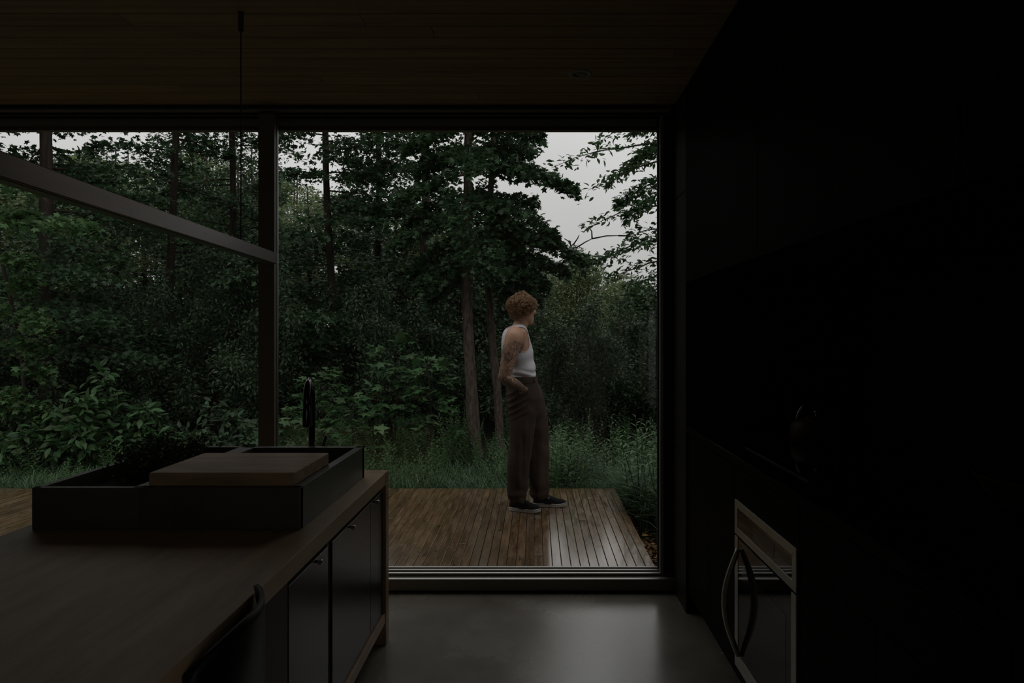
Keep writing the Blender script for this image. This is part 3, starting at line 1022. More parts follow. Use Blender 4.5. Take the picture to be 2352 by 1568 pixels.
# z, back x, front x, half width
for z, xb, xf, hw_ in [(-0.118, 0.030, 0.075, 0.022), (-0.112, 0.010, 0.090, 0.036), (-0.098, -0.02, 0.098, 0.048), (-0.080, -0.045, 0.098, 0.057), (-0.06, -0.062, 0.097, 0.063),
                      (-0.035, -0.078, 0.095, 0.068), (-0.005, -0.090, 0.091, 0.073), (0.010, -0.093, 0.091, 0.075), (0.030, -0.095, 0.097, 0.077), (0.055, -0.092, 0.093, 0.076),
                      (0.080, -0.080, 0.078, 0.066), (0.098, -0.058, 0.056, 0.047), (0.108, -0.025, 0.022, 0.02)]:
    loop = []
    for k in range(32):
        th = 2 * math.pi * k / 32
        c, s = math.cos(th), math.sin(th)
        xx = (xb + xf) / 2 + c * (xf - xb) / 2
        loop.append(hp_(xx, s * hw_ * (1.0 - 0.18 * max(0, c)), z))
    hr.append(loop)
body.loft(hr)
# nose, lips, chin, brows, ears
nose = []
for z, xf, hw_ in [(0.022, 0.094, 0.008), (0.006, 0.100, 0.009), (-0.012, 0.108, 0.011), (-0.026, 0.115, 0.015), (-0.034, 0.110, 0.016), (-0.038, 0.098, 0.012)]:
    nose.append([hp_(0.075 + (xf - 0.075) * (0.5 + 0.5 * math.cos(a)), hw_ * math.sin(a), z) for a in [2 * math.pi * k / 12 for k in range(12)]])
body.loft(nose)
body.tube([hp_(0.090, -0.024, -0.062), hp_(0.100, -0.010, -0.058), hp_(0.1025, 0, -0.0595), hp_(0.100, 0.010, -0.058), hp_(0.090, 0.024, -0.062)], [0.003, 0.006, 0.006, 0.006, 0.003], 8)
body.tube([hp_(0.090, -0.022, -0.064), hp_(0.099, -0.009, -0.071), hp_(0.101, 0, -0.072), hp_(0.099, 0.009, -0.071), hp_(0.090, 0.022, -0.064)], [0.003, 0.006, 0.007, 0.006, 0.003], 8)
ball(body, hp_(0.084, 0, -0.102), (0.018, 0.018, 0.015))
for s in (-1, 1):
    body.tube([hp_(0.070, s * 0.052, 0.024), hp_(0.090, s * 0.032, 0.032), hp_(0.096, s * 0.012, 0.026)], [0.007, 0.009, 0.007], 8)
    ball(body, hp_(-0.004, s * 0.077, -0.012), (0.018, 0.011, 0.032), 8)
    ball(body, hp_(0.070, s * 0.045, -0.018), (0.022, 0.020, 0.020), 8)

sk = bpy.data.materials.new('skin')
sk.use_nodes = True
n = sk.node_tree
b = n.nodes['Principled BSDF']
b.inputs['Roughness'].default_value = 0.5
b.inputs['Specular IOR Level'].default_value = 0.35
tcn = n.nodes.new('ShaderNodeTexCoord')
sx = n.nodes.new('ShaderNodeSeparateXYZ')
n.links.new(tcn.outputs['Object'], sx.inputs[0])


def mth(op, a, bb, clamp=False):
    q = n.nodes.new('ShaderNodeMath')
    q.operation = op
    q.use_clamp = clamp
    for i_, v in enumerate((a, bb)):
        if isinstance(v, (int, float)):
            q.inputs[i_].default_value = v
        elif v is not None:
            n.links.new(v, q.inputs[i_])
    return q.outputs[0]


# tattoos: dark floral line work on the camera-side arm, from the lower shoulder to the wrist
zn = sx.outputs['Z']
wob = n.nodes.new('ShaderNodeTexNoise')
wob.inputs['Scale'].default_value = 14
n.links.new(tcn.outputs['Object'], wob.inputs['Vector'])
zw = mth('ADD', zn, mth('MULTIPLY', mth('SUBTRACT', wob.outputs['Fac'], 0.5), 0.16))
on_arm = mth('LESS_THAN', sx.outputs['Y'], -0.150)
top = px(0, 789).z
low = px(0, 906).z
rng = mth('MULTIPLY', mth('LESS_THAN', zw, top), mth('GREATER_THAN', zn, low))
v1 = n.nodes.new('ShaderNodeTexNoise')
v1.inputs['Scale'].default_value = 17
v1.inputs['Detail'].default_value = 3
v1.inputs['Distortion'].default_value = 1.6
n.links.new(tcn.outputs['Object'], v1.inputs['Vector'])
v2 = n.nodes.new('ShaderNodeTexVoronoi')
v2.feature = 'DISTANCE_TO_EDGE'
v2.inputs['Scale'].default_value = 30
n.links.new(tcn.outputs['Object'], v2.inputs['Vector'])
blot = mth('GREATER_THAN', v1.outputs['Fac'], mth('SUBTRACT', 0.57, mth('MULTIPLY', mth('LESS_THAN', zw, px(0, 862).z), 0.13)))
cont = mth('LESS_THAN', mth('ABSOLUTE', mth('SUBTRACT', mth('FRACT', mth('MULTIPLY', v1.outputs['Fac'], 9.0), None), 0.5), None), 0.16)
lines = mth('MAXIMUM', mth('LESS_THAN', v2.outputs['Distance'], 0.05), cont)
fore = mth('MULTIPLY', mth('LESS_THAN', zw, px(0, 868).z), 0.25)
ink = mth('MAXIMUM', mth('MAXIMUM', mth('MULTIPLY', blot, 0.9), mth('MULTIPLY', lines, 0.8)), fore)
ink = mth('MULTIPLY', mth('MULTIPLY', ink, on_arm), rng)
mixc = n.nodes.new('ShaderNodeMix')
mixc.data_type = 'RGBA'
mixc.inputs['A'].default_value = (0.40, 0.225, 0.145, 1)
mixc.inputs['B'].default_value = (0.022, 0.024, 0.023, 1)
n.links.new(mth('MULTIPLY', ink, 0.85), mixc.inputs['Factor'])
n.links.new(mixc.outputs['Result'], b.inputs['Base Color'])
body_o = remeshed(body, 'body', 0.0058, sk, person, 5)
EL_ = None

# eyes and eyebrows
for s in (-1, 1):
    q = MB()
    ball(q, hp_(0.083, s * 0.030, 0.008), 0.0115, 8)
    q.build('eye', M['sole'], person)
    q = MB()
    q.tube([hp_(0.078, s * 0.050, 0.030), hp_(0.094, s * 0.034, 0.038), hp_(0.1005, s * 0.014, 0.033)], [0.003, 0.005, 0.004], 6)
    q.build('eyebrow', M['scalp'], person)

# tank top: follows the torso a few millimetres proud of it, cut by neckline and armholes
ARMS = [[px(1181, 776, -0.178), px(1174, 800, -0.198), px(1166, 832, -0.214), EL], [px(1188, 776, 0.178), px(1186, 800, 0.195), px(1180, 832, 0.208), px(1176, 864, 0.215)]]
ARAD = [0.070, 0.066, 0.058, 0.050]
off = person.location


def arm_gap(p):
    best = 9
    for A_ in ARMS:
        for k in range(3):
            a, b2 = A_[k], A_[k + 1]
            u = max(0, min(1, (p - a).dot(b2 - a) / (b2 - a).length_squared))
            best = min(best, (p - a.lerp(b2, u)).length - (ARAD[k] * (1 - u) + ARAD[k + 1] * u))
    return best


def on_tank(p):
    y = VY + (EYE - p.z) * F / PD
    if y > 869 or y < 744:
        return False
    dx, dy = p.x - px(1185, y).x, p.y - PD
    c, s_ = math.cos(YAW), math.sin(YAW)
    fw, la = dx * c + dy * s_, abs(-dx * s_ + dy * c)
    if y < 812:
        lim = np.interp(y, [744, 752, 765, 780, 795, 806, 812], [0.112, 0.114, 0.112, 0.116, 0.130, 0.150, 0.175])
        if la > lim:
            return False
        if fw > 0 and y < 772 and la < 0.062 * math.sqrt(max(0, (772 - y) / 22)):
            return False
        if fw <= 0 and y < 758 and la < 0.070 * math.sqrt(max(0, (758 - y) / 8)):
            return False
        if la < 0.066 and y < 752:
            return False
        return True
    return arm_gap(p) > 0.004


bm = bmesh.new()
bm.from_mesh(body_o.data)
bmesh.ops.delete(bm, geom=[f_ for f_ in bm.faces if not on_tank(f_.calc_center_median() + off)], context='FACES')
# drop stray islands
bm.verts.index_update()
left = set(bm.faces)
isl = []
while left:
    st_ = [left.pop()]
    cur = []
    while st_:
        f_ = st_.pop()
        cur.append(f_)
        for e_ in f_.edges:
            for g_ in e_.link_faces:
                if g_ in left:
                    left.remove(g_)
                    st_.append(g_)
    isl.append(cur)
isl.sort(key=len)
for cur in isl[:-1]:
    bmesh.ops.delete(bm, geom=cur, context='FACES')
for _ in range(10):      # round off the cut edges
    new = {}
    for v in bm.verts:
        be = [e_ for e_ in v.link_edges if len(e_.link_faces) == 1]
        if len(be) == 2:
            new[v] = v.co * 0.5 + (be[0].other_vert(v).co + be[1].other_vert(v).co) * 0.25
    for v, c in new.items():
        v.co = c
bm.normal_update()
for v in bm.verts:
    p = v.co + off
    y = VY + (EYE - p.z) * F / PD
    th = math.atan2(p.y - PD, p.x - px(1185, y).x)
    f = 0.0055
    f += 0.0045 * math.sin(y * 0.17 + 3.2 * math.cos(th)) * min(1, max(0, (y - 795) / 30))
    f += 0.0055 * math.sin(y * 0.42 + 2 * math.sin(3 * th)) * min(1, max(0, (y - 842) / 15)) * (1 if y < 864 else 0.2)
    f += 0.003 * mnoise.noise(Vector((p.x * 14, p.y * 14, p.z * 9)))
    v.co = v.co + v.normal * f
bm.verts.ensure_lookup_table()
bm.verts.index_update()
loops = {}
for e_ in bm.edges:
    if len(e_.link_faces) == 1:
        a, b2 = e_.verts
        loops.setdefault(a.index, []).append(b2.index)
        loops.setdefault(b2.index, []).append(a.index)
seen = set()
bind = MB()
for st_ in list(loops):
    if st_ in seen:
        continue
    chain, prev, cur = [st_], None, st_
    seen.add(st_)
    while True:
        nx_ = [q for q in loops[cur] if q != prev and q not in seen]
        if not nx_:
            break
        prev, cur = cur, nx_[0]
        seen.add(cur)
        chain.append(cur)
    if len(chain) > 24:
        pts = [bm.verts[q].co + off for q in chain]
        hi = [VY + (EYE - p.z) * F / PD < 808 for p in pts]
        run = []
        for p, h in list(zip(pts, hi)) + [(pts[0], hi[0]), (None, False)]:
            if h:
                run.append(p)
            else:
                if len(run) > 6:
                    bind.tube(run[::2] + [run[-1]], 0.0042, 6, False)
                run = []
me = bpy.data.meshes.new('tank_top')
bm.to_mesh(me)
bm.free()
me.materials.clear()
me.materials.append(M['tank'])
me.polygons.foreach_set('use_smooth', np.ones(len(me.polygons), bool))
tank_o = link('tank_top', me, person)
bind.build('binding', M['tank_edge'], tank_o)
sm = tank_o.modifiers.new('thickness', 'SOLIDIFY')
sm.thickness = 0.003
sm.offset = 0

# trousers: wide legs gathered over the shoes
tr = MB()
hipr = [(866, 1167, 1234, 0, 0.156), (880, 1165, 1237, 0, 0.166), (895, 1162.5, 1241, 0, 0.176), (912, 1162.5, 1244, 0, 0.182), (932, 1166, 1242, 0, 0.176), (950, 1174, 1238, 0, 0.14), (962, 1184, 1230, 0, 0.09)]
tr.loft([ring_px(y, a, b, d, h, 36, 2.5) for y, a, b, d, h in hipr])
near = [(900, 1164, 1234, -0.085, 0.09), (925, 1165, 1236, -0.086, 0.095), (945, 1168, 1234, -0.086, 0.098), (962, 1169.5, 1231, -0.085, 0.098), (1000, 1170.5, 1227.5, -0.082, 0.096), (1025, 1169, 1223.5, -0.08, 0.094),
        (1064, 1164.5, 1218, -0.076, 0.094), (1100, 1164, 1213, -0.07, 0.092), (1125, 1165.5, 1210, -0.068, 0.09), (1140, 1167.5, 1208, -0.066, 0.088), (1150, 1172, 1206.5, -0.066, 0.084)]
far = [(872, 1184, 1232, 0.07, 0.06), (884, 1186, 1238.5, 0.078, 0.08), (900, 1188, 1246, 0.085, 0.09), (925, 1191, 1252, 0.086, 0.095), (947, 1195, 1255.5, 0.088, 0.098), (975, 1199, 1258, 0.09, 0.097), (1002, 1203, 1260.5, 0.092, 0.096), (1043, 1207, 1261, 0.093, 0.094),
       (1090, 1213, 1260.5, 0.093, 0.092), (1115, 1216, 1260, 0.093, 0.09), (1130, 1218, 1260, 0.093, 0.088), (1141, 1221, 1259.5, 0.093, 0.084)]
for leg in (near, far):
    tr.loft([ring_px(y, a, b, d, h, 32, 2.2) for y, a, b, d, h in leg])
tro = remeshed(tr, 'trousers', 0.0062, M['trouser'], person, 10)
me = tro.data
nrm = [v.normal.copy() for v in me.vertices]
for v, nn in zip(me.vertices, nrm):
    p = v.co + off
    y = VY + (EYE - p.z) * F / PD
    xpx = VX + p.x * F / p.y
    f = 0.0
    # fan of folds below the seat, pulled by the hand in the pocket
    sd = (xpx - 1205) * 0.55 + (y - 912)
    f += 0.008 * (1 - 2 * abs(math.sin(sd * 0.21)) ** 0.7) * max(0, 1 - abs(y - 925) / 42) * max(0, min(1, (1222 - xpx) / 30))
    # long falling folds on the legs
    ang = math.atan2(p.y - (PD + (-0.08 if p.y < PD else 0.09)), p.x + 0.08)
    f += 0.012 * mnoise.noise(Vector((ang * 2.6, p.z * 1.6, 5 if p.y < PD else 9))) * min(1, max(0, (y - 930) / 60))
    f += 0.009 * mnoise.noise(Vector((p.x * 9 + p.z * 6, p.y * 9, p.z * 7)))
    # break over the shoe
    f += 0.010 * mnoise.noise(Vector((ang * 1.5, p.z * 22, 3 if p.y < PD else 7))) * min(1, max(0, (y - 1095) / 30))
    v.co = v.co + nn * f
me.update()
wb = MB()
wr_ = [ring_px(y, a - 0.6, b + 0.8, 0, h + 0.003, 48, 2.5) for y, a, b, d, h in [(863, 1167, 1233, 0, 0.155), (866, 1166.5, 1233.6, 0, 0.158), (876, 1165.5, 1235.6, 0, 0.165), (878, 1166, 1235.4, 0, 0.163)]]
wb.loft(wr_, False)
w_o = wb.build('waistband', M['trouser'], tro)
for k in (5, 17, 30, 42):
    q = MB()
    a, c = wr_[1][k], wr_[2][k]
    d = Vector((a.x + 0.105, a.y - PD, 0)).normalized() * 0.004
    q.tube([a + d, (a + c) / 2 + d * 1.4, c + d], 0.0045, 6)
    q.build('belt_loop', M['trouser'], tro)

# slip-on shoes
def shoe(heel, toe, z0, L_):
    hx, tx = Vector(heel), Vector(toe)
    d = (tx - hx).normalized()
    s_ = Vector((-d.y, d.x, 0))
    root = None

    def wdt(u):
        base = np.interp(u, [0, 0.03, 0.12, 0.3, 0.5, 0.72, 0.88, 0.96, 1.0], [0.016, 0.026, 0.034, 0.034, 0.037, 0.047, 0.040, 0.024, 0.006])
        return float(base)
    outline = []
    us = [0, .01, .03, .07, .12, .2, .3, .4, .5, .6, .7, .78, .85, .9, .94, .97, .99, 1.0]
    for u in us:
        outline.append(hx + d * L_ * u + s_ * wdt(u))
    for u in reversed(us):
        outline.append(hx + d * L_ * u - s_ * wdt(u) * (0.92 if 0.3 < u < .6 else 1))
    sole = MB()
    c = sum(outline, Vector()) / len(outline)
    spring = lambda p: 0.010 * max(0, ((p - hx).dot(d) / L_ - 0.75) / 0.25) ** 2

    def rg(k, z):
        return [Vector((c.x + (p.x - c.x) * k, c.y + (p.y - c.y) * k, z + spring(p))) for p in outline]
    sole.loft([rg(0.975, z0), rg(1.01, z0 + 0.004), rg(1.015, z0 + 0.016), rg(1.01, z0 + 0.026), rg(0.985, z0 + 0.029)])
    up = MB()
    nn = 15
    V_, F_ = [], []
    for i, u in enumerate(us):
        h = float(np.interp(u, [0, .02, .1, .25, .38, .5, .65, .8, .92, 1], [0.050, 0.056, 0.060, 0.062, 0.072, 0.064, 0.046, 0.034, 0.026, 0.004]))
        for j in range(nn):
            a = math.pi * j / (nn - 1)
            p = hx + d * L_ * u + s_ * wdt(u) * 0.965 * math.copysign(abs(math.cos(a)) ** 0.75, math.cos(a))
            V_.append(Vector((p.x, p.y, z0 + 0.026 + spring(p) + h * math.sin(a) ** 0.85)))
    for i in range(len(us) - 1):
        for j in range(nn - 1):
            F_.append((i * nn + j, i * nn + j + 1, (i + 1) * nn + j + 1, (i + 1) * nn + j))
    up.add(V_, F_, True)
    u_o = up.build('shoe', M['shoe'], person)
    sole.build('sole', M['sole'], u_o)
    fx_ = MB()
    pts = rg(1.019, z0 + 0.0235)
    fx_.tube(pts + [pts[0]], 0.0016, 6, False)
    fx_.build('foxing_stripe', M['foxing'], u_o)
    for sg in (-1, 1):
        gp = MB()
        q0 = hx + d * L_ * 0.40 + s_ * sg * 0.0275
        q1 = hx + d * L_ * 0.52 + s_ * sg * 0.0315
        qm = hx + d * L_ * 0.455 + s_ * sg * 0.0385
        gp.add([Vector((q0.x, q0.y, z0 + 0.093)), Vector((q1.x, q1.y, z0 + 0.080)), Vector((qm.x, qm.y, z0 + 0.066))], [(0, 1, 2)])
        g_o = gp.build('elastic_gore', M['gore'], u_o)
        so = g_o.modifiers.new('t', 'SOLIDIFY')
        so.thickness = 0.006
    return u_o


h1 = at(1171, 1171.5, 5.455)
h1 = at(1169.5, 1173, 1568 * 1.4 / (1173 - 769))
t1 = at(1231, 1180, 1568 * 1.4 / (1180 - 769))
shoe((h1.x + 0.005, h1.y + 0.030, 0), (t1.x, t1.y + 0.040, 0), 0.001, 0.262)
h2 = at(1225, 1163, 1568 * 1.4 / (1163.5 - 769))
t2 = at(1299, 1165, 1568 * 1.4 / (1164.5 - 769))
shoe((h2.x, h2.y + 0.02, 0), (t2.x, t2.y + 0.02, 0), 0.001, 0.268)

# hair: a dense cap under several hundred curls
cap = MB()
HR = []
nA, nB = 20, 40


def hair_r(az, el):
    """radius of the hair mass from the head centre, az 0 = face direction"""
    return 0.104 + 0.010 * math.sin(3 * az + 1) + 0.006 * math.sin(5 * el)


def hair_ok(az, el):
    a = abs(((az + math.pi) % (2 * math.pi)) - math.pi)
    # front: hair only above the brow; sides down past the ear; back to the nape
    low = np.interp(a, [0, 0.55, 0.95, 1.25, 1.6, 2.2, 3.15], [0.42, 0.36, 0.24, -0.05, -0.36, -0.74, -0.90])
    return el > low


def hair_p(az, el, k):
    r = hair_r(az, el)
    ce_, se = math.cos(el), math.sin(el)
    return hp_(-0.006 + 1.06 * r * k * ce_ * math.cos(az), 1.06 * r * k * ce_ * math.sin(az), 0.022 + 1.00 * r * k * se)


V, Fc = [], []
for i in range(nA + 1):
    el = -0.9 + (math.pi / 2 + 0.9) * i / nA
    for j in range(nB):
        V.append(hair_p(2 * math.pi * j / nB, el, 0.93))
for i in range(nA):
    el = -0.9 + (math.pi / 2 + 0.9) * (i + 0.5) / nA
    for j in range(nB):
        if hair_ok(2 * math.pi * (j + .5) / nB, el - 0.05):
            Fc.append((i * nB + j, i * nB + (j + 1) % nB, (i + 1) * nB + (j + 1) % nB, (i + 1) * nB + j))
hair = MB().add(V, Fc, True).build('hair', M['scalp'], person)
cu = MB()
cnt = 0
while cnt < 4200:
    az = R.uniform(-math.pi, math.pi)
    el = math.asin(R.uniform(-0.78, 1))
    if not hair_ok(az, el):
        continue
    cnt += 1
    lump = 0.07 * mnoise.noise(Vector((3 * math.cos(az), 3 * math.sin(az), 3 * el)))
    c0 = hair_p(az, el, R.uniform(0.86, 1.01) + lump)
    nr = (c0 - hp_(-0.012, 0, 0.02)).normalized()
    down = Vector((0, 0, -0.75)) + mnoise.noise_vector(Vector((2.6 * math.cos(az), 2.6 * math.sin(az), 2.6 * el))) * 2.2 + Vector((R.uniform(-1, 1), R.uniform(-1, 1), R.uniform(-.7, .7))) * 0.45
    ax = (down - nr * down.dot(nr) * 0.8).normalized()
    u = ax.orthogonal().normalized()
    v = ax.cross(u)
    big = cnt % 3 == 0
    rad = R.uniform(0.007, 0.013) if big else R.uniform(0.004, 0.009)
    turns = R.uniform(0.7, 1.5)
    ln = R.uniform(0.03, 0.06)
    ph = 6.28 * mnoise.noise(Vector((4 * math.cos(az), 4 * math.sin(az), 4 * el + 7))) + R.uniform(-.6, .6)
    tw = R.uniform(0.0007, 0.0012) if big else R.uniform(0.0004, 0.0008)
    curl = R.uniform(-0.3, 0.9)
    pts = []
    for k in range(12):
        s = k / 11
        a = ph + turns * 6.283 * s
        pts.append(c0 + ax * ln * (s - 0.4) + (u * math.cos(a) + v * math.sin(a)) * rad * (0.6 + 0.6 * s) + nr * (0.006 - 0.02 * curl * (s - 0.4) ** 2 * 4 * 0.3))
    cu.tube(pts, [0.0006 + tw * math.sin(math.pi * (0.08 + 0.88 * k / 11)) for k in range(12)], 5, False)
cu.build('curls', M['hair'], hair)
#PART4

# ------------------------------------------------------------------ leaves, trees, shrubs
R.seed(5)
NR.seed(5)
_h = [(-0.04, 0.20), (0.02, 0.46), (0.24, 0.26), (0.55, 0.58), (0.60, 0.20)]
MAPLE_V = [(0.30, 0, 0.03), (0, 0, 0)] + [(a, b, -0.22 * b) for a, b in _h] + [(1.0, 0, -0.10)] + [(a, -b, -0.22 * b) for a, b in reversed(_h)]
MAPLE = (np.array(MAPLE_V, np.float32), np.array([(0, 1 + i, 1 + (i + 1) % 12) for i in range(12)], np.int32))
OVATE = (np.array([(0, 0, 0), (0.22, 0.15, 0.05), (0.52, 0.215, 0.06), (0.82, 0.105, 0.0), (1, 0, -0.08), (0.82, -0.105, 0.0), (0.52, -0.215, 0.06), (0.22, -0.15, 0.05), (0.5, 0, 0)], np.float32),
         np.array([(8, i, i + 1) for i in range(7)] + [(8, 7, 0)], np.int32)[:, [0, 2, 1]])
LANCE = (np.array([(0, 0, 0), (0.35, 0.10, 0.03), (0.7, 0.07, -0.06), (1, 0, -0.22), (0.35, -0.10, 0.03), (0.7, -0.07, -0.06)], np.float32),
         np.array([(0, 4, 1), (1, 4, 5), (1, 5, 2), (2, 5, 3)], np.int32))
SPRIG = (np.array([(0, 0, 0), (0.5, 0.30, 0.05), (1, 0.05, -0.08), (0.45, -0.28, 0.04)], np.float32), np.array([(0, 3, 1), (3, 2, 1)], np.int32))


def leaf_arrays(P_, Nn, A, S, shape):
    P_, Nn, A, S = np.asarray(P_, np.float32), np.asarray(Nn, np.float32), np.asarray(A, np.float32), np.asarray(S, np.float32)
    Nn = Nn / (np.linalg.norm(Nn, axis=1, keepdims=True) + 1e-9)
    A = A - Nn * np.sum(A * Nn, 1, keepdims=True)
    A = A / (np.linalg.norm(A, axis=1, keepdims=True) + 1e-9)
    B = np.cross(Nn, A)
    sv, sf = shape
    V_ = P_[:, None] + S[:, None, None] * (sv[None, :, 0:1] * A[:, None] + sv[None, :, 1:2] * B[:, None] + sv[None, :, 2:3] * Nn[:, None])
    T = sf[None] + (np.arange(len(P_)) * len(sv))[:, None, None]
    return V_.reshape(-1, 3), T.reshape(-1, 3)


t_, LP, LN, LA, LS = HERB
arr_mesh('foliage', *leaf_arrays(LP, LN, LA, LS, OVATE), M['herb'], t_)


class Leaves:
    def __init__(self):
        self.P, self.N, self.A, self.S = [], [], [], []

    def spray(self, p0, p1, n, width, size, sag=0.12, tilt=0.55, droop=0.28, thick=0.05, u0=0.12):
        """a flat tier of leaves along a bough from p0 to p1, as maples and beeches carry them"""
        p0, p1 = np.array(p0, float), np.array(p1, float)
        d = p1 - p0
        L = np.linalg.norm(d)
        hz = np.array([-d[1], d[0], 0.0])
        hz /= np.linalg.norm(hz) + 1e-9
        u = u0 + (1.03 - u0) * NR.rand(n) ** 0.75
        prof = np.clip(np.minimum((u + 0.15) * 2.2, (1.08 - u) * 2.6), 0, 1)
        lat = NR.randn(n) * 0.5 * width * prof
        p = p0 + d * u[:, None]
        p[:, 2] += sag * L * 4 * u * (1 - u) * 0.5
        p += hz * lat[:, None]
        p[:, 2] += NR.randn(n) * thick - droop * np.abs(lat) * 0.5
        a = d / (L + 1e-9) * 0.8 + hz * np.sign(lat)[:, None] * NR.rand(n, 1) * 1.2 + NR.randn(n, 3) * 0.5
        a[:, 2] -= droop
        nn = np.array([0, 0, 1.0]) + NR.randn(n, 3) * tilt
        self.P.append(p), self.N.append(nn), self.A.append(a), self.S.append(size * (0.65 + 0.6 * NR.rand(n)))

    def blob(self, c, r, n, size, tilt=0.7, shell=0.5, droop=0.3):
        """an irregular clump; leaves thicker towards its outside"""
        c, r = np.array(c, float), np.array(r, float)
        d = NR.randn(n, 3)
        d /= np.linalg.norm(d, axis=1, keepdims=True)
        k = (shell + (1 - shell) * NR.rand(n)) * (0.8 + 0.35 * NR.rand(n))
        p = c + d * r * k[:, None]
        nn = d * 0.6 + np.array([0, 0, 0.8]) + NR.randn(n, 3) * tilt
        a = d + NR.randn(n, 3) * 0.6
        a[:, 2] -= droop
        self.P.append(p), self.N.append(nn), self.A.append(a), self.S.append(size * (0.65 + 0.6 * NR.rand(n)))

    def build(self, name, shape, m, parent):
        return arr_mesh(name, *leaf_arrays(np.concatenate(self.P), np.concatenate(self.N), np.concatenate(self.A), np.concatenate(self.S), shape), m, parent)


def bough(mb, p0, p1, r, sag=0.12):
    p0, p1 = Vector(p0), Vector(p1)
    L = (p1 - p0).length
    pts = []
    for k in range(7):
        u = k / 6
        p = p0.lerp(p1, u)
        p.z += sag * L * 2 * u * (1 - u)
        p += Vector((R.uniform(-1, 1), R.uniform(-1, 1), R.uniform(-1, 1))) * 0.012 * L
        pts.append(p)
    mb.tube(pts, [r * (1 - 0.85 * k / 6) for k in range(7)], 6, False)


def along(pts, z):
    """point of a trunk at a height"""
    for a, b in zip(pts, pts[1:]):
        if a.z <= z <= b.z:
            return a.lerp(b, (z - a.z) / (b.z - a.z + 1e-9))
    return pts[-1].copy() if z > pts[-1].z else pts[0].copy()


def smooth_path(P_):
    return limb(P_, [1] * len(P_))[0]


def trunk_mesh(pts, r0, r1):
    mb = MB()
    k = len(pts)
    rad = [(r0 + (r1 - r0) * (i / (k - 1)) ** 0.8) * (1 + 0.5 * math.exp(-i * 1.1)) for i in range(k)]
    mb.tube(pts, rad, 14)
    for j in range(len(mb.v)):
        p = Vector(mb.v[j])
        q = p * 1.0
        mb.v[j] = tuple(p + Vector((mnoise.noise(q * 7), mnoise.noise(q * 7 + Vector((9, 0, 0))), 0)) * 0.012)
    return mb


def tree(label, pts, r0, r1, sprays, shape, size, lm, bm_, name='maple_tree', group=None, loose=(), cat='tree'):
    """sprays: (height on trunk, tip, leaves, width); loose: extra (p0, p1, leaves, width)"""
    pts = smooth_path([Vector(p) for p in pts])
    t = thing(name, label, cat, pts[0], group)
    tm = trunk_mesh(pts, r0, r1)
    lv = Leaves()
    for z, tip, n, wd in sprays:
        b0 = along(pts, z)
        bough(tm, b0, tip, max(0.008, r1 * 0.5))
        k = size if len(tip) == 3 else size
        lv.spray(b0, tip, n, wd, k)
    for p0, p1, n, wd in loose:
        bough(tm, p0, p1, 0.012)
        lv.spray(p0, p1, n, wd, size)
    tm.build('trunk', bm_, t)
    lv.build('crown', shape, lm, t)
    return t


def auto(pts, z0, z1, n, length, leaves, width, droop=0.15, az0=0, az1=360, taper=0.6):
    """boughs all round a trunk between two heights"""
    out = []
    pts = [Vector(p) for p in pts]
    for k in range(n):
        s = (k + R.random()) / n
        z = z0 + (z1 - z0) * s
        b0 = along(pts, z)
        az = math.radians(R.uniform(az0, az1))
        L = length * (1 - taper * s) * R.uniform(0.7, 1.2)
        tip = b0 + Vector((math.cos(az) * L, math.sin(az) * L, -droop * L + R.uniform(-.15, .25)))
        out.append((z, tip, int(leaves * L / length), width * (0.6 + 0.5 * L / length)))
    return out


def up(p, h, dx=0.0, dy=0.0):
    return Vector((p[0] + dx, p[1] + dy, p[2] + h))


# --- the maple right behind the deck
D = 9.2
mp = [at(1096, 1068, D), at(1086, 950, D), at(1078, 800, D), at(1071, 640, D), at(1073, 480, D), at(1076, 300, D), at(1080, 60, D), at(1084, -300, D), at(1086, -560, D)]
sp_ = []
for (ty, tx, tyy, dd, n, wd) in [
        (250, 1245, 318, 8.9, 420, 0.55), (300, 1225, 350, 9.7, 330, 0.5), (330, 1318, 438, 8.8, 620, 0.50), (352, 1270, 410, 9.4, 420, 0.5), (400, 1278, 545, 8.6, 560, 0.5), (430, 1230, 470, 9.8, 380, 0.5),
        (455, 1338, 600, 8.7, 760, 0.52), (490, 1250, 560, 9.6, 420, 0.5), (520, 1300, 625, 9.0, 420, 0.42), (560, 1225, 640, 8.8, 380, 0.42), (590, 1250, 668, 9.3, 300, 0.36),
        (250, 930, 345, 8.9, 520, 0.6), (300, 960, 400, 9.6, 420, 0.55), (360, 905, 470, 8.8, 560, 0.6), (410, 930, 520, 9.5, 420, 0.5), (450, 895, 575, 8.8, 560, 0.55), (500, 930, 640, 9.2, 420, 0.5), (560, 960, 665, 8.7, 380, 0.45), (600, 985, 690, 9.4, 260, 0.4),
        (300, 1090, 400, 7.7, 380, 0.6), (400, 1050, 520, 7.8, 380, 0.6), (480, 1110, 610, 7.7, 380, 0.6), (540, 1140, 640, 8.0, 300, 0.5), (430, 1150, 500, 10.6, 300, 0.6), (330, 1020, 380, 10.6, 300, 0.6)]:
    tp = at(tx, tyy, dd)
    z = at(0, ty + 40, D).z
    sp_.append((z, tp, n, wd))
for (ty, tx, tyy, dd) in [(120, 1190, 150, 9.0), (120, 900, 160, 9.2), (40, 1040, 120, 7.6), (0, 1190, 20, 9.4), (0, 920, 30, 9.4), (-120, 1080, -60, 7.8), (-140, 1200, -120, 9.4), (-140, 950, -120, 9.2), (-300, 1150, -280, 8.8), (-300, 1000, -280, 9.6), (170, 1170, 230, 10.4), (180, 960, 240, 10.4), (200, 1120, 250, 7.8)]:
    sp_.append((at(0, ty + 30, D).z, at(tx, tyy, dd), 330, 0.75))
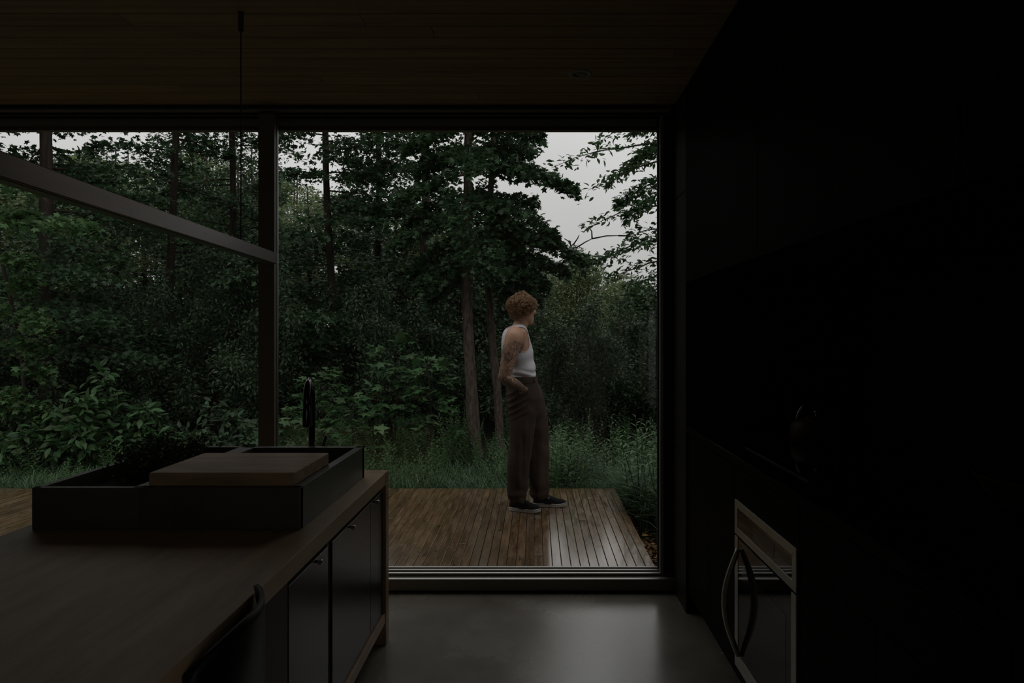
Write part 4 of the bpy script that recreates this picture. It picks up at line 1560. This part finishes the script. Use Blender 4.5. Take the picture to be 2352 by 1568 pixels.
sp_ = [(z, tp, int(n * (1.15 if tp[2] < 4.2 else 2.2)), wd * (0.70 if tp[2] < 4.2 else 1.0)) for z, tp, n, wd in sp_]
tree('tall dark maple with tiered boughs, its bare trunk rising just behind the deck', mp, 0.095, 0.035, sp_, MAPLE, 0.076, M['maple'], M['bark'])

# --- its slimmer neighbour
D = 9.6
p2 = [at(1150, 1062, D), at(1144, 930, D), at(1133, 800, D), at(1122, 660, D), at(1124, 520, D), at(1130, 380, D), at(1136, 200, D), at(1140, 0, D)]
s2 = []
for (ty, tx, tyy, dd, n, wd) in [(560, 1255, 650, 9.2, 300, 0.36), (600, 1240, 690, 9.6, 260, 0.34), (470, 1190, 560, 9.9, 300, 0.4), (420, 1060, 500, 10.2, 300, 0.45), (540, 1040, 640, 10.2, 300, 0.45), (640, 1200, 715, 9.2, 160, 0.25), (300, 1190, 380, 10.2, 280, 0.5), (240, 1090, 300, 10.0, 280, 0.5), (120, 1180, 180, 9.8, 240, 0.6), (60, 1090, 100, 9.8, 240, 0.6)]:
    s2.append((at(0, ty, D).z, at(tx, tyy, dd), n, wd))
tree('slim maple with a pale lower trunk, directly left of the person', p2, 0.068, 0.03, [(z, tp, int(n * 1.3), wd * 0.75) for z, tp, n, wd in s2], MAPLE, 0.080, M['maple'], M['bark'])


def simple(label, base, lean, top_y, D, r0, r1, n, L, leaves, wd, z0, shape, size, lm, bk, name='maple_tree', group=None, az=(0, 360), droop=0.15, taper=0.5):
    a = at(base[0], base[1], D)
    pts = [a]
    for k in range(1, 6):
        u = k / 5
        q = at(base[0] + (lean[0] - base[0]) * u + R.uniform(-6, 6), base[1] + (top_y - base[1]) * u, D)
        pts.append(q)
    ss = auto(pts, z0, pts[-1].z, n, L, leaves, wd, droop, az[0], az[1], taper)
    return tree(label, pts, r0, r1, ss, shape, size, lm, bk, name, group)


simple('tall maple with a thin dark trunk, right of the window mullion', (766, 1010), (742, 0), -330, 12.0, 0.085, 0.03, 48, 1.75, 535, 0.8, 1.1, MAPLE, 0.082, M['maple'], M['bark_dark'])
simple('tall straight tree whose grey trunk shows high left of the tiered maple', (966, 1000), (982, 0), -330, 14.0, 0.115, 0.05, 44, 1.9, 487, 0.9, 1.0, MAPLE, 0.089, M['beech'], M['bark'])
simple('tall dark-trunked maple behind the hanging bar lamp', (112, 1010), (112, 0), -380, 10.0, 0.115, 0.05, 48, 1.8, 520, 0.8, 0.9, MAPLE, 0.075, M['maple'], M['bark_dark'])
simple('leaning dark tree standing between the bar lamp tree and the mullion', (385, 1000), (420, 0), -330, 12.5, 0.09, 0.035, 48, 1.9, 520, 0.85, 0.8, MAPLE, 0.082, M['maple'], M['bark_dark'])
simple('fine-leaved beech behind the lower end of the lamp cable', (540, 1000), (522, 0), -300, 13.5, 0.085, 0.035, 44, 1.8, 487, 0.8, 0.9, OVATE, 0.082, M['beech'], M['bark_dark'], 'beech_tree')
simple('dark beech deep in the wood between the faucet and the tiered maple', (868, 1000), (872, 0), -280, 15.5, 0.10, 0.04, 44, 2.0, 487, 0.9, 0.6, OVATE, 0.089, M['deep'], M['bark_dark'], 'beech_tree')

# slim sapling with bright tiers at the left edge
D = 7.6
ps = [at(66, 1060, D), at(58, 900, D), at(40, 760, D), at(14, 640, D), at(-10, 540, D), at(-30, 430, D), at(-50, 330, D)]
sl = []
for (ty, tx, tyy, dd, n, wd) in [(440, 105, 430, 7.4, 130, .26), (500, 90, 500, 7.7, 130, .24), (530, 215, 530, 7.3, 180, .22), (600, 70, 600, 7.4, 110, .22), (660, 75, 655, 7.6, 110, .2), (720, 110, 755, 7.4, 110, .2),
                                 (780, 80, 800, 7.5, 100, .2), (840, 115, 860, 7.6, 90, .2), (900, 5, 920, 7.4, 130, .26), (930, 95, 950, 7.5, 90, .2), (700, -40, 720, 7.4, 110, .24), (560, -70, 560, 7.5, 120, .25), (470, -90, 470, 7.5, 120, .25)]:
    sl.append((at(0, ty, D).z, at(tx, tyy, dd), n, wd))
tree('slim sapling with bright green tiers of leaves at the left edge of the left pane', ps, 0.028, 0.012, [(z, tp, int(n * 1.7), wd) for z, tp, n, wd in sl], MAPLE, 0.075, M['maple_light_green'], M['bark_dark'], 'maple_sapling')

# the sparse tree reaching in from the right
D = 8.8
pr = [at(1600, 1080, D), at(1590, 800, D), at(1582, 560, D), at(1572, 330, D), at(1566, 100, D), at(1560, -150, D)]
sr = []
for (ty, tx, tyy, dd, n, wd) in [(330, 1270, 385, 8.3, 150, .10), (250, 1370, 330, 8.6, 110, .14), (300, 1400, 420, 8.8, 210, .30), (360, 1352, 438, 8.5, 90, .10), (390, 1420, 470, 9.0, 260, .34), (420, 1440, 500, 8.7, 220, .30),
                                 (470, 1345, 522, 8.6, 120, .12), (520, 1440, 545, 8.9, 110, .16), (540, 1352, 610, 8.6, 230, .20), (590, 1400, 640, 9.0, 160, .2), (620, 1440, 660, 8.8, 130, .2), (280, 1450, 300, 8.9, 220, .4), (330, 1470, 360, 8.6, 220, .35), (200, 1440, 250, 8.8, 120, .3), (170, 1300, 240, 9.4, 40, .2)]:
    sr.append((at(0, ty, D).z, at(tx, tyy, dd), n, wd))
tree('sparse beech reaching thin feathery branches into the open sky beside the right jamb', pr, 0.07, 0.03, [(z, tp, int(n * (1.7 if n >= 200 else 1.0)), wd * 0.85) for z, tp, n, wd in sr], OVATE, 0.085, M['beech'], M['bark_dark'], 'beech_tree')
# bare twigs in the gap
t = thing('bare_branch', 'leafless crooked branch sticking up against the sky left of the sparse beech', 'branch', at(1345, 640, 10.5))
bt = MB()
D = 10.5
for a, b in [((1345, 640), (1318, 560)), ((1318, 560), (1330, 540)), ((1318, 560), (1300, 575)), ((1322, 570), (1360, 548)), ((1360, 548), (1420, 541)), ((1420, 541), (1470, 548)), ((1360, 548), (1352, 520)), ((1312, 566), (1296, 548))]:
    bt.tube([at(a[0], a[1], D), at((a[0] + b[0]) / 2 + 3, (a[1] + b[1]) / 2 - 3, D - 0.05), at(b[0], b[1], D)], [0.012, 0.009, 0.006], 6)
bt.build('twig', M['bark_dark'], t)

# lighter round trees beyond, under the gap of sky
def round_tree(label, x, ytop, ybase, D, wpx, lm, shape, size, n, name='beech_tree', group=None):
    b, tp = at(x, ybase, D), at(x, ytop, D)
    H = tp.z - b.z
    W = wpx * D / F / 2
    t = thing(name, label, 'tree', b, group)
    tm = MB()
    tm.tube([b, up(b, H * 0.35, 0.05), up(b, H * 0.7, -0.03), up(b, H * 0.95)], [0.07, 0.055, 0.035, 0.01], 10)
    lv = Leaves()
    m_ = 26
    for k in range(m_):
        s = (k + 0.5) / m_
        az = k * 2.4 + R.uniform(-.4, .4)
        ww = W * math.sin(math.pi * min(1, 0.16 + 0.84 * s)) ** 0.6
        c = up(b, H * (0.16 + 0.78 * s), math.cos(az) * ww * 0.6, math.sin(az) * ww * 0.6)
        lv.blob(c, (ww * 0.55 + 0.15, ww * 0.55 + 0.15, H * 0.075 + 0.08), n // m_, size, 0.6)
        tm.tube([up(b, H * (0.12 + 0.7 * s)), c], [0.02, 0.006], 5, False)
    tm.build('trunk', M['bark_dark'], t)
    lv.build('crown', shape, lm, t)
    return t


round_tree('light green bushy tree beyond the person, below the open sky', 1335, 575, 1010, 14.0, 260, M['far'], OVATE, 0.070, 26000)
round_tree('darker green round tree close to the right jamb, below the sparse beech', 1470, 655, 1020, 12.5, 190, M['beech'], MAPLE, 0.070, 14000, 'maple_tree')
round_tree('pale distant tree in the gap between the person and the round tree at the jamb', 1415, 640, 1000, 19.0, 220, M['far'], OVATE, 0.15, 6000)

round_tree('dark leafy young tree filling the space behind the tiered maple trunk', 1055, 515, 1010, 12.6, 190, M['deep'], OVATE, 0.085, 7500)
round_tree('dark leafy young tree behind the slim maple trunk and the shoulder of the person', 1165, 540, 1010, 13.2, 170, M['deep'], MAPLE, 0.085, 5500, 'maple_tree')
# the wood behind: rows of trees nobody can tell apart
def wood_tree(H, W, n, size, lm, shape):
    t = thing('woodland_tree', 'leafy tree in the dim wood far behind the front trunks', 'tree', (0, 0, 0), 'trees of the wood behind')
    tm = MB()
    tm.tube([Vector((0, 0, 0)), Vector((0.06, 0, H * 0.3)), Vector((-0.05, 0.03, H * 0.65)), Vector((0, 0, H))], [0.12, 0.10, 0.07, 0.02], 10)
    lv = Leaves()
    for k in range(44):
        s = (k + R.random()) / 44
        az = R.uniform(0, 6.283)
        L = W * (1 - 0.55 * s) * R.uniform(0.6, 1.15)
        b0 = Vector((0, 0, H * (0.06 + 0.9 * s)))
        tip = b0 + Vector((math.cos(az) * L, math.sin(az) * L, -0.12 * L + R.uniform(-.2, .3)))
        bough(tm, b0, tip, 0.02)
        lv.spray(b0, tip, int(n / 44), W * 0.5, size, thick=0.12)
    tm.build('trunk', M['bark_dark'], t)
    lv.build('crown', shape, lm, t)
    return t


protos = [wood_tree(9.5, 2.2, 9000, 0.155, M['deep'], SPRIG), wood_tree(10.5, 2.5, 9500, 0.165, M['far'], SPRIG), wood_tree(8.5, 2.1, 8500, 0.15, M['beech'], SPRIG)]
spots = []
for row, (D, step) in enumerate([(15.8, 150), (18.5, 120), (22.0, 100), (27.0, 95)]):
    x = -180 + row * 37
    while x < 1185:
        top = R.uniform(320, 440) if x < 640 else (R.uniform(380, 500) if x < 830 else R.uniform(480, 530))
        spots.append((x + R.uniform(-25, 25), D + R.uniform(-.9, .9), top))
        x += step
used = [False] * 3
for k, (x, D, top) in enumerate(spots):
    q = (k * 7 + k // 3) % 3
    p_ = at(x, 0, D)
    o = protos[q] if not used[q] else copy_tree(protos[q])
    used[q] = True
    o.location = (p_.x, D, gz(p_.x, D) - 0.05)
    o.rotation_euler = (0, 0, R.uniform(0, 6.28))
    s = (at(0, top, D).z + 0.3) / (9.5, 10.5, 8.5)[q]
    o.scale = (max(s, 0.7), max(s, 0.7), s)
# the wood carries on to the right of the house and round to the left
for k, (X, Y) in enumerate([(3.6, 8.2), (5.2, 7.2), (4.6, 10.4), (6.6, 9.0), (7.4, 6.2), (6.2, 12.5), (8.6, 11.0), (9.5, 8.0), (-11.5, 2.0), (-12.5, 5.0), (-11.0, 7.5), (-13.5, -1.0), (-9.8, 9.5)]):
    o = copy_tree(protos[k % 3])
    o.location = (X, Y, gz(X, Y) - 0.05)
    o.rotation_euler = (0, 0, R.uniform(0, 6.28))
    s = R.uniform(0.8, 1.1) if X < 0 else R.uniform(0.75, 0.95)
    o.scale = (max(s, .7), max(s, .7), s)
# low far thicket under the sky gap
low = None
for k, (x, D, s) in enumerate([(1190, 21, .40), (1260, 24, .42), (1330, 22, .33), (1400, 25, .36), (1470, 23, .33), (1540, 20, .36), (1620, 24, .4), (1225, 17, .32), (1560, 16, .30), (1300, 28, .45), (1450, 29, .42), (1690, 20, .5)]):
    o = copy_tree(protos[k % 3])
    p_ = at(x, 0, D)
    o.location = (p_.x, D, gz(p_.x, D) - 0.05)
    o.rotation_euler = (0, 0, R.uniform(0, 6.28))
    o.scale = (s * 1.5, s * 1.5, s)
    o.name = 'young_woodland_tree'
    o['label'] = 'low leafy tree far off under the open sky'
    o['group'] = 'low trees under the sky gap'


# understory bushes between the trunks
def bush(label, c, rx, h, n, size, shape, lm, group=None, name='shrub'):
    t = thing(name, label, 'shrub', c, group)
    st = MB()
    lv = Leaves()
    c = Vector(c)
    m_ = 18
    for k in range(m_):
        az = R.uniform(0, 6.283)
        rr_ = math.sqrt(R.random())
        tip = c + Vector((math.cos(az) * rx * rr_, math.sin(az) * rx * rr_ * 0.8, h * (1 - 0.5 * rr_ ** 2) * R.uniform(0.55, 1.05)))
        b0 = c + Vector((math.cos(az) * rx * .15, math.sin(az) * rx * .15, 0))
        mid = b0.lerp(tip, 0.5) + Vector((0, 0, 0.1 * h))
        st.tube([b0, mid, tip], [0.010, 0.007, 0.003], 5, False)
        lv.spray(mid.lerp(b0, 0.6), tip, int(n / m_ * 0.55), rx * 0.32, size, thick=h * 0.07, droop=0.5)
        lv.blob(tip, (rx * 0.24, rx * 0.24, h * 0.15), int(n / m_ * 0.45), size, 0.6, 0.2)
    st.build('stems', M['bark_dark'], t)
    lv.build('leaves', shape, lm, t)
    return t


und = [bush('dark leafy understory bush between the forest trunks', (0, 0, 0), 1.05, 2.1, 8800, 0.062, OVATE, M['deep'], 'understory bushes'),
       bush('dark leafy understory bush between the forest trunks', (0, 0, 0), 0.95, 1.7, 7600, 0.066, MAPLE, M['maple'], 'understory bushes')]
used = [False, False]
x = -120
k = 0
while x < 1640:
    D = (10.6, 12.6, 11.4, 13.8)[k % 4] + R.uniform(-.3, .3)
    if not (1040 < x < 1180 and D < 11):
        q = k % 2
        o = und[q] if not used[q] else copy_tree(und[q])
        used[q] = True
        p_ = at(x, 0, D)
        o.location = (p_.x, D, gz(p_.x, D))
        o.rotation_euler = (0, 0, R.uniform(0, 6.28))
        s = R.uniform(0.8, 1.25)
        o.scale = (s, s, s * R.uniform(0.85, 1.2))
    x += 62
    k += 1

# broad bushes at the left, right behind the deck
def gpt(x, D):
    p_ = at(x, 0, D)
    return Vector((p_.x, D, gz(p_.x, D)))


bush('broad-leaved bush with the tallest shoot, behind the planter herb at left', gpt(215, 7.7), 0.52, 1.12, 1500, 0.125, OVATE, M['bush'])
bush('broad-leaved bush at the lower left corner of the left pane', gpt(60, 7.5), 0.55, 0.82, 1500, 0.12, OVATE, M['bush'])
bush('broad-leaved bush just right of the tallest-shoot bush', gpt(335, 7.9), 0.45, 0.80, 1200, 0.12, OVATE, M['bush'])
bush('low dark bush behind the sink box left of the mullion', gpt(505, 8.2), 0.6, 0.85, 1300, 0.12, OVATE, M['deep'])
# large-leaved young maples
for lb, x, D, h, sz, n in [('young maple with the largest leaves, right of the faucet', 805, 7.6, 0.95, 0.14, 120), ('young maple with big leaves close to the mullion foot', 660, 7.7, 0.80, 0.12, 120),
                           ('big-leaved young maple in front of the tiered maple trunk', 985, 7.9, 1.40, 0.125, 200), ('small big-leaved maple between faucet sapling and tiered maple', 905, 8.3, 1.75, 0.12, 180), ('thin young maple seen over the cutting board corner', 735, 8.6, 1.25, 0.12, 160)]:
    c = gpt(x, D)
    t = thing('maple_sapling', lb, 'tree', c)
    st = MB()
    st.tube([c, up(c, h * .5, .03), up(c, h, -.02)], [0.010, 0.007, 0.003], 6, False)
    lv = Leaves()
    m_ = 12
    for k in range(m_):
        z = h * (0.35 + 0.65 * k / m_)
        az = k * 2.4
        L = 0.42 * (1.1 - 0.6 * k / m_)
        tip = up(c, z - 0.02, math.cos(az) * L, math.sin(az) * L)
        st.tube([up(c, z), tip], [0.004, 0.002], 5, False)
        lv.spray(up(c, z), tip, n // m_, 0.16, sz, tilt=0.35, droop=0.25, thick=0.03, u0=0.3)
    st.build('stem', M['bark_dark'], t)
    lv.build('leaves', MAPLE, M['bush'], t)


# weeds: leafy stalks, four kinds copied along the edge of the deck
def weed(h, n, size, shape, lm, spread=1.0):
    t = thing('weed', 'leafy upright weed stalk growing in the grass strip behind the deck', 'weed', (0, 0, 0), 'weeds behind the deck')
    st = MB()
    lv = Leaves()
    for j in range(3):
        b0 = Vector((R.uniform(-.06, .06), R.uniform(-.06, .06), 0))
        tp = b0 + Vector((R.uniform(-.12, .12), R.uniform(-.12, .12), h * R.uniform(.7, 1.05)))
        st.tube([b0, b0.lerp(tp, .5) + Vector((.01, 0, 0)), tp], [0.0045, 0.0035, 0.0015], 5, False)
        for k in range(n):
            s = 0.12 + 0.88 * k / n
            p = np.array(b0.lerp(tp, s))
            az = k * 2.4 + j
            d = np.array([math.cos(az), math.sin(az), 0.55 + 0.5 * s])
            lv.P.append(p[None]), lv.A.append(d[None]), lv.N.append(np.array([[-math.cos(az) * .5, -math.sin(az) * .5, 1.0]]))
            lv.S.append(np.array([size * (1.15 - 0.6 * s) * R.uniform(.8, 1.2)]))
    st.build('stem', M['weed'], t)
    lv.build('leaves', shape, lm, t)
    return t


wp = [weed(0.55, 34, 0.095, LANCE, M['weed']), weed(0.75, 40, 0.105, LANCE, M['weed']), weed(0.42, 22, 0.075, OVATE, M['bush']), weed(0.60, 26, 0.08, OVATE, M['weed'])]
used = [False] * 4
ws = []
for k in range(150):
    ws.append((R.uniform(-60, 1560), R.uniform(6.35, 7.7), R.uniform(.45, 1.0)))
for k in range(130):
    ws.append((R.uniform(600, 1520), R.uniform(7.5, 10.5), R.uniform(.6, 1.15)))
for k in range(14):
    ws.append((R.uniform(1245, 1330), R.uniform(6.5, 7.2), R.uniform(0.9, 1.3)))
for k, (x, D, s) in enumerate(ws):
    q = k % 4
    o = wp[q] if not used[q] else copy_tree(wp[q])
    used[q] = True
    o.location = gpt(x, D)
    o.rotation_euler = (R.uniform(-.12, .12), R.uniform(-.12, .12), R.uniform(0, 6.28))
    o.scale = (s, s, s)
# taller stalks beside the right edge of the deck
for k in range(26):
    X, Y = R.uniform(0.86, 1.35), R.uniform(4.9, 6.9)
    o = copy_tree(wp[k % 2])
    o['label'] = 'tall narrow-leaved stalk growing beside the right edge of the deck'
    o['group'] = 'stalks at the right edge of the deck'
    o.name = 'tall_weed'
    o.location = (X, Y, gz(X, Y))
    o.rotation_euler = (R.uniform(-.1, .1), R.uniform(-.1, .1), R.uniform(0, 6.28))
    s = R.uniform(0.9, 1.5)
    o.scale = (s, s, s)


# grass blades and fallen leaves
def grass(name, label, spots_, hmin, hmax, m):
    n = len(spots_)
    S_ = np.array(spots_)
    h = hmin + (hmax - hmin) * NR.rand(n)
    az = NR.rand(n) * 6.283
    d = np.stack([np.cos(az), np.sin(az), np.zeros(n)], 1)
    e_ = np.stack([-np.sin(az), np.cos(az), np.zeros(n)], 1)
    lean = (0.15 + 0.75 * NR.rand(n))[:, None] * h[:, None]
    wd = (0.003 + 0.003 * NR.rand(n))[:, None]
    z = np.array([0, 0, 1.0])
    rows = []
    for u, k in ((0, 1), (0.45, .8), (0.8, .5), (1, 0)):
        c = S_ + d * lean * u ** 2 + z * (h[:, None] * (u - 0.35 * u ** 3))
        rows += [c - e_ * wd * k, c + e_ * wd * k] if k else [c]
    V_ = np.stack(rows, 1).reshape(-1, 3)
    f = np.array([(0, 1, 3), (0, 3, 2), (2, 3, 5), (2, 5, 4), (4, 5, 6)])
    T = (f[None] + (np.arange(n) * 7)[:, None, None]).reshape(-1, 3)
    o = arr_mesh(name, V_, T, m)
    tag(o, label, 'grass', kind='stuff')


sp3 = []
for k in range(26000):
    Y = 6.25 + abs(R.gauss(0, 0.75))
    X = R.uniform(-7.5, 2.2)
    sp3.append((X, Y, gz(X, Y)))
grass('grass', 'long wet grass growing along the back of the deck', sp3, 0.12, 0.42, M['grass'])
sp3 = []
for k in range(6500):
    Y = R.uniform(4.5, 6.5)
    X = 0.80 + abs(R.gauss(0, 0.36)) + (0.12 if Y < 5.2 else 0)
    if Y < 5.4 and R.random() < 0.75:
        continue
    sp3.append((X, Y, gz(X, Y)))
grass('tall_grass', 'arching grass clumps beside the right edge of the deck', sp3, 0.2, 0.62, M['grass'])
PL, NL, AL, SL = [], [], [], []
for k in range(1500):
    Y = R.uniform(3.98, 6.0)
    X = R.uniform(0.70, 1.25)
    PL.append((X, Y, gz(X, Y) + R.uniform(0.0, 0.02)))
    NL.append((R.uniform(-.6, .6), R.uniform(-.6, .6), 1))
    AL.append((R.uniform(-1, 1), R.uniform(-1, 1), 0))
    SL.append(R.uniform(.03, .07))
o = arr_mesh('fallen_leaves', *leaf_arrays(PL, NL, AL, SL, OVATE), M['dead'])
tag(o, 'brown fallen leaves lying along the right edge of the deck', 'leaf litter', kind='stuff')
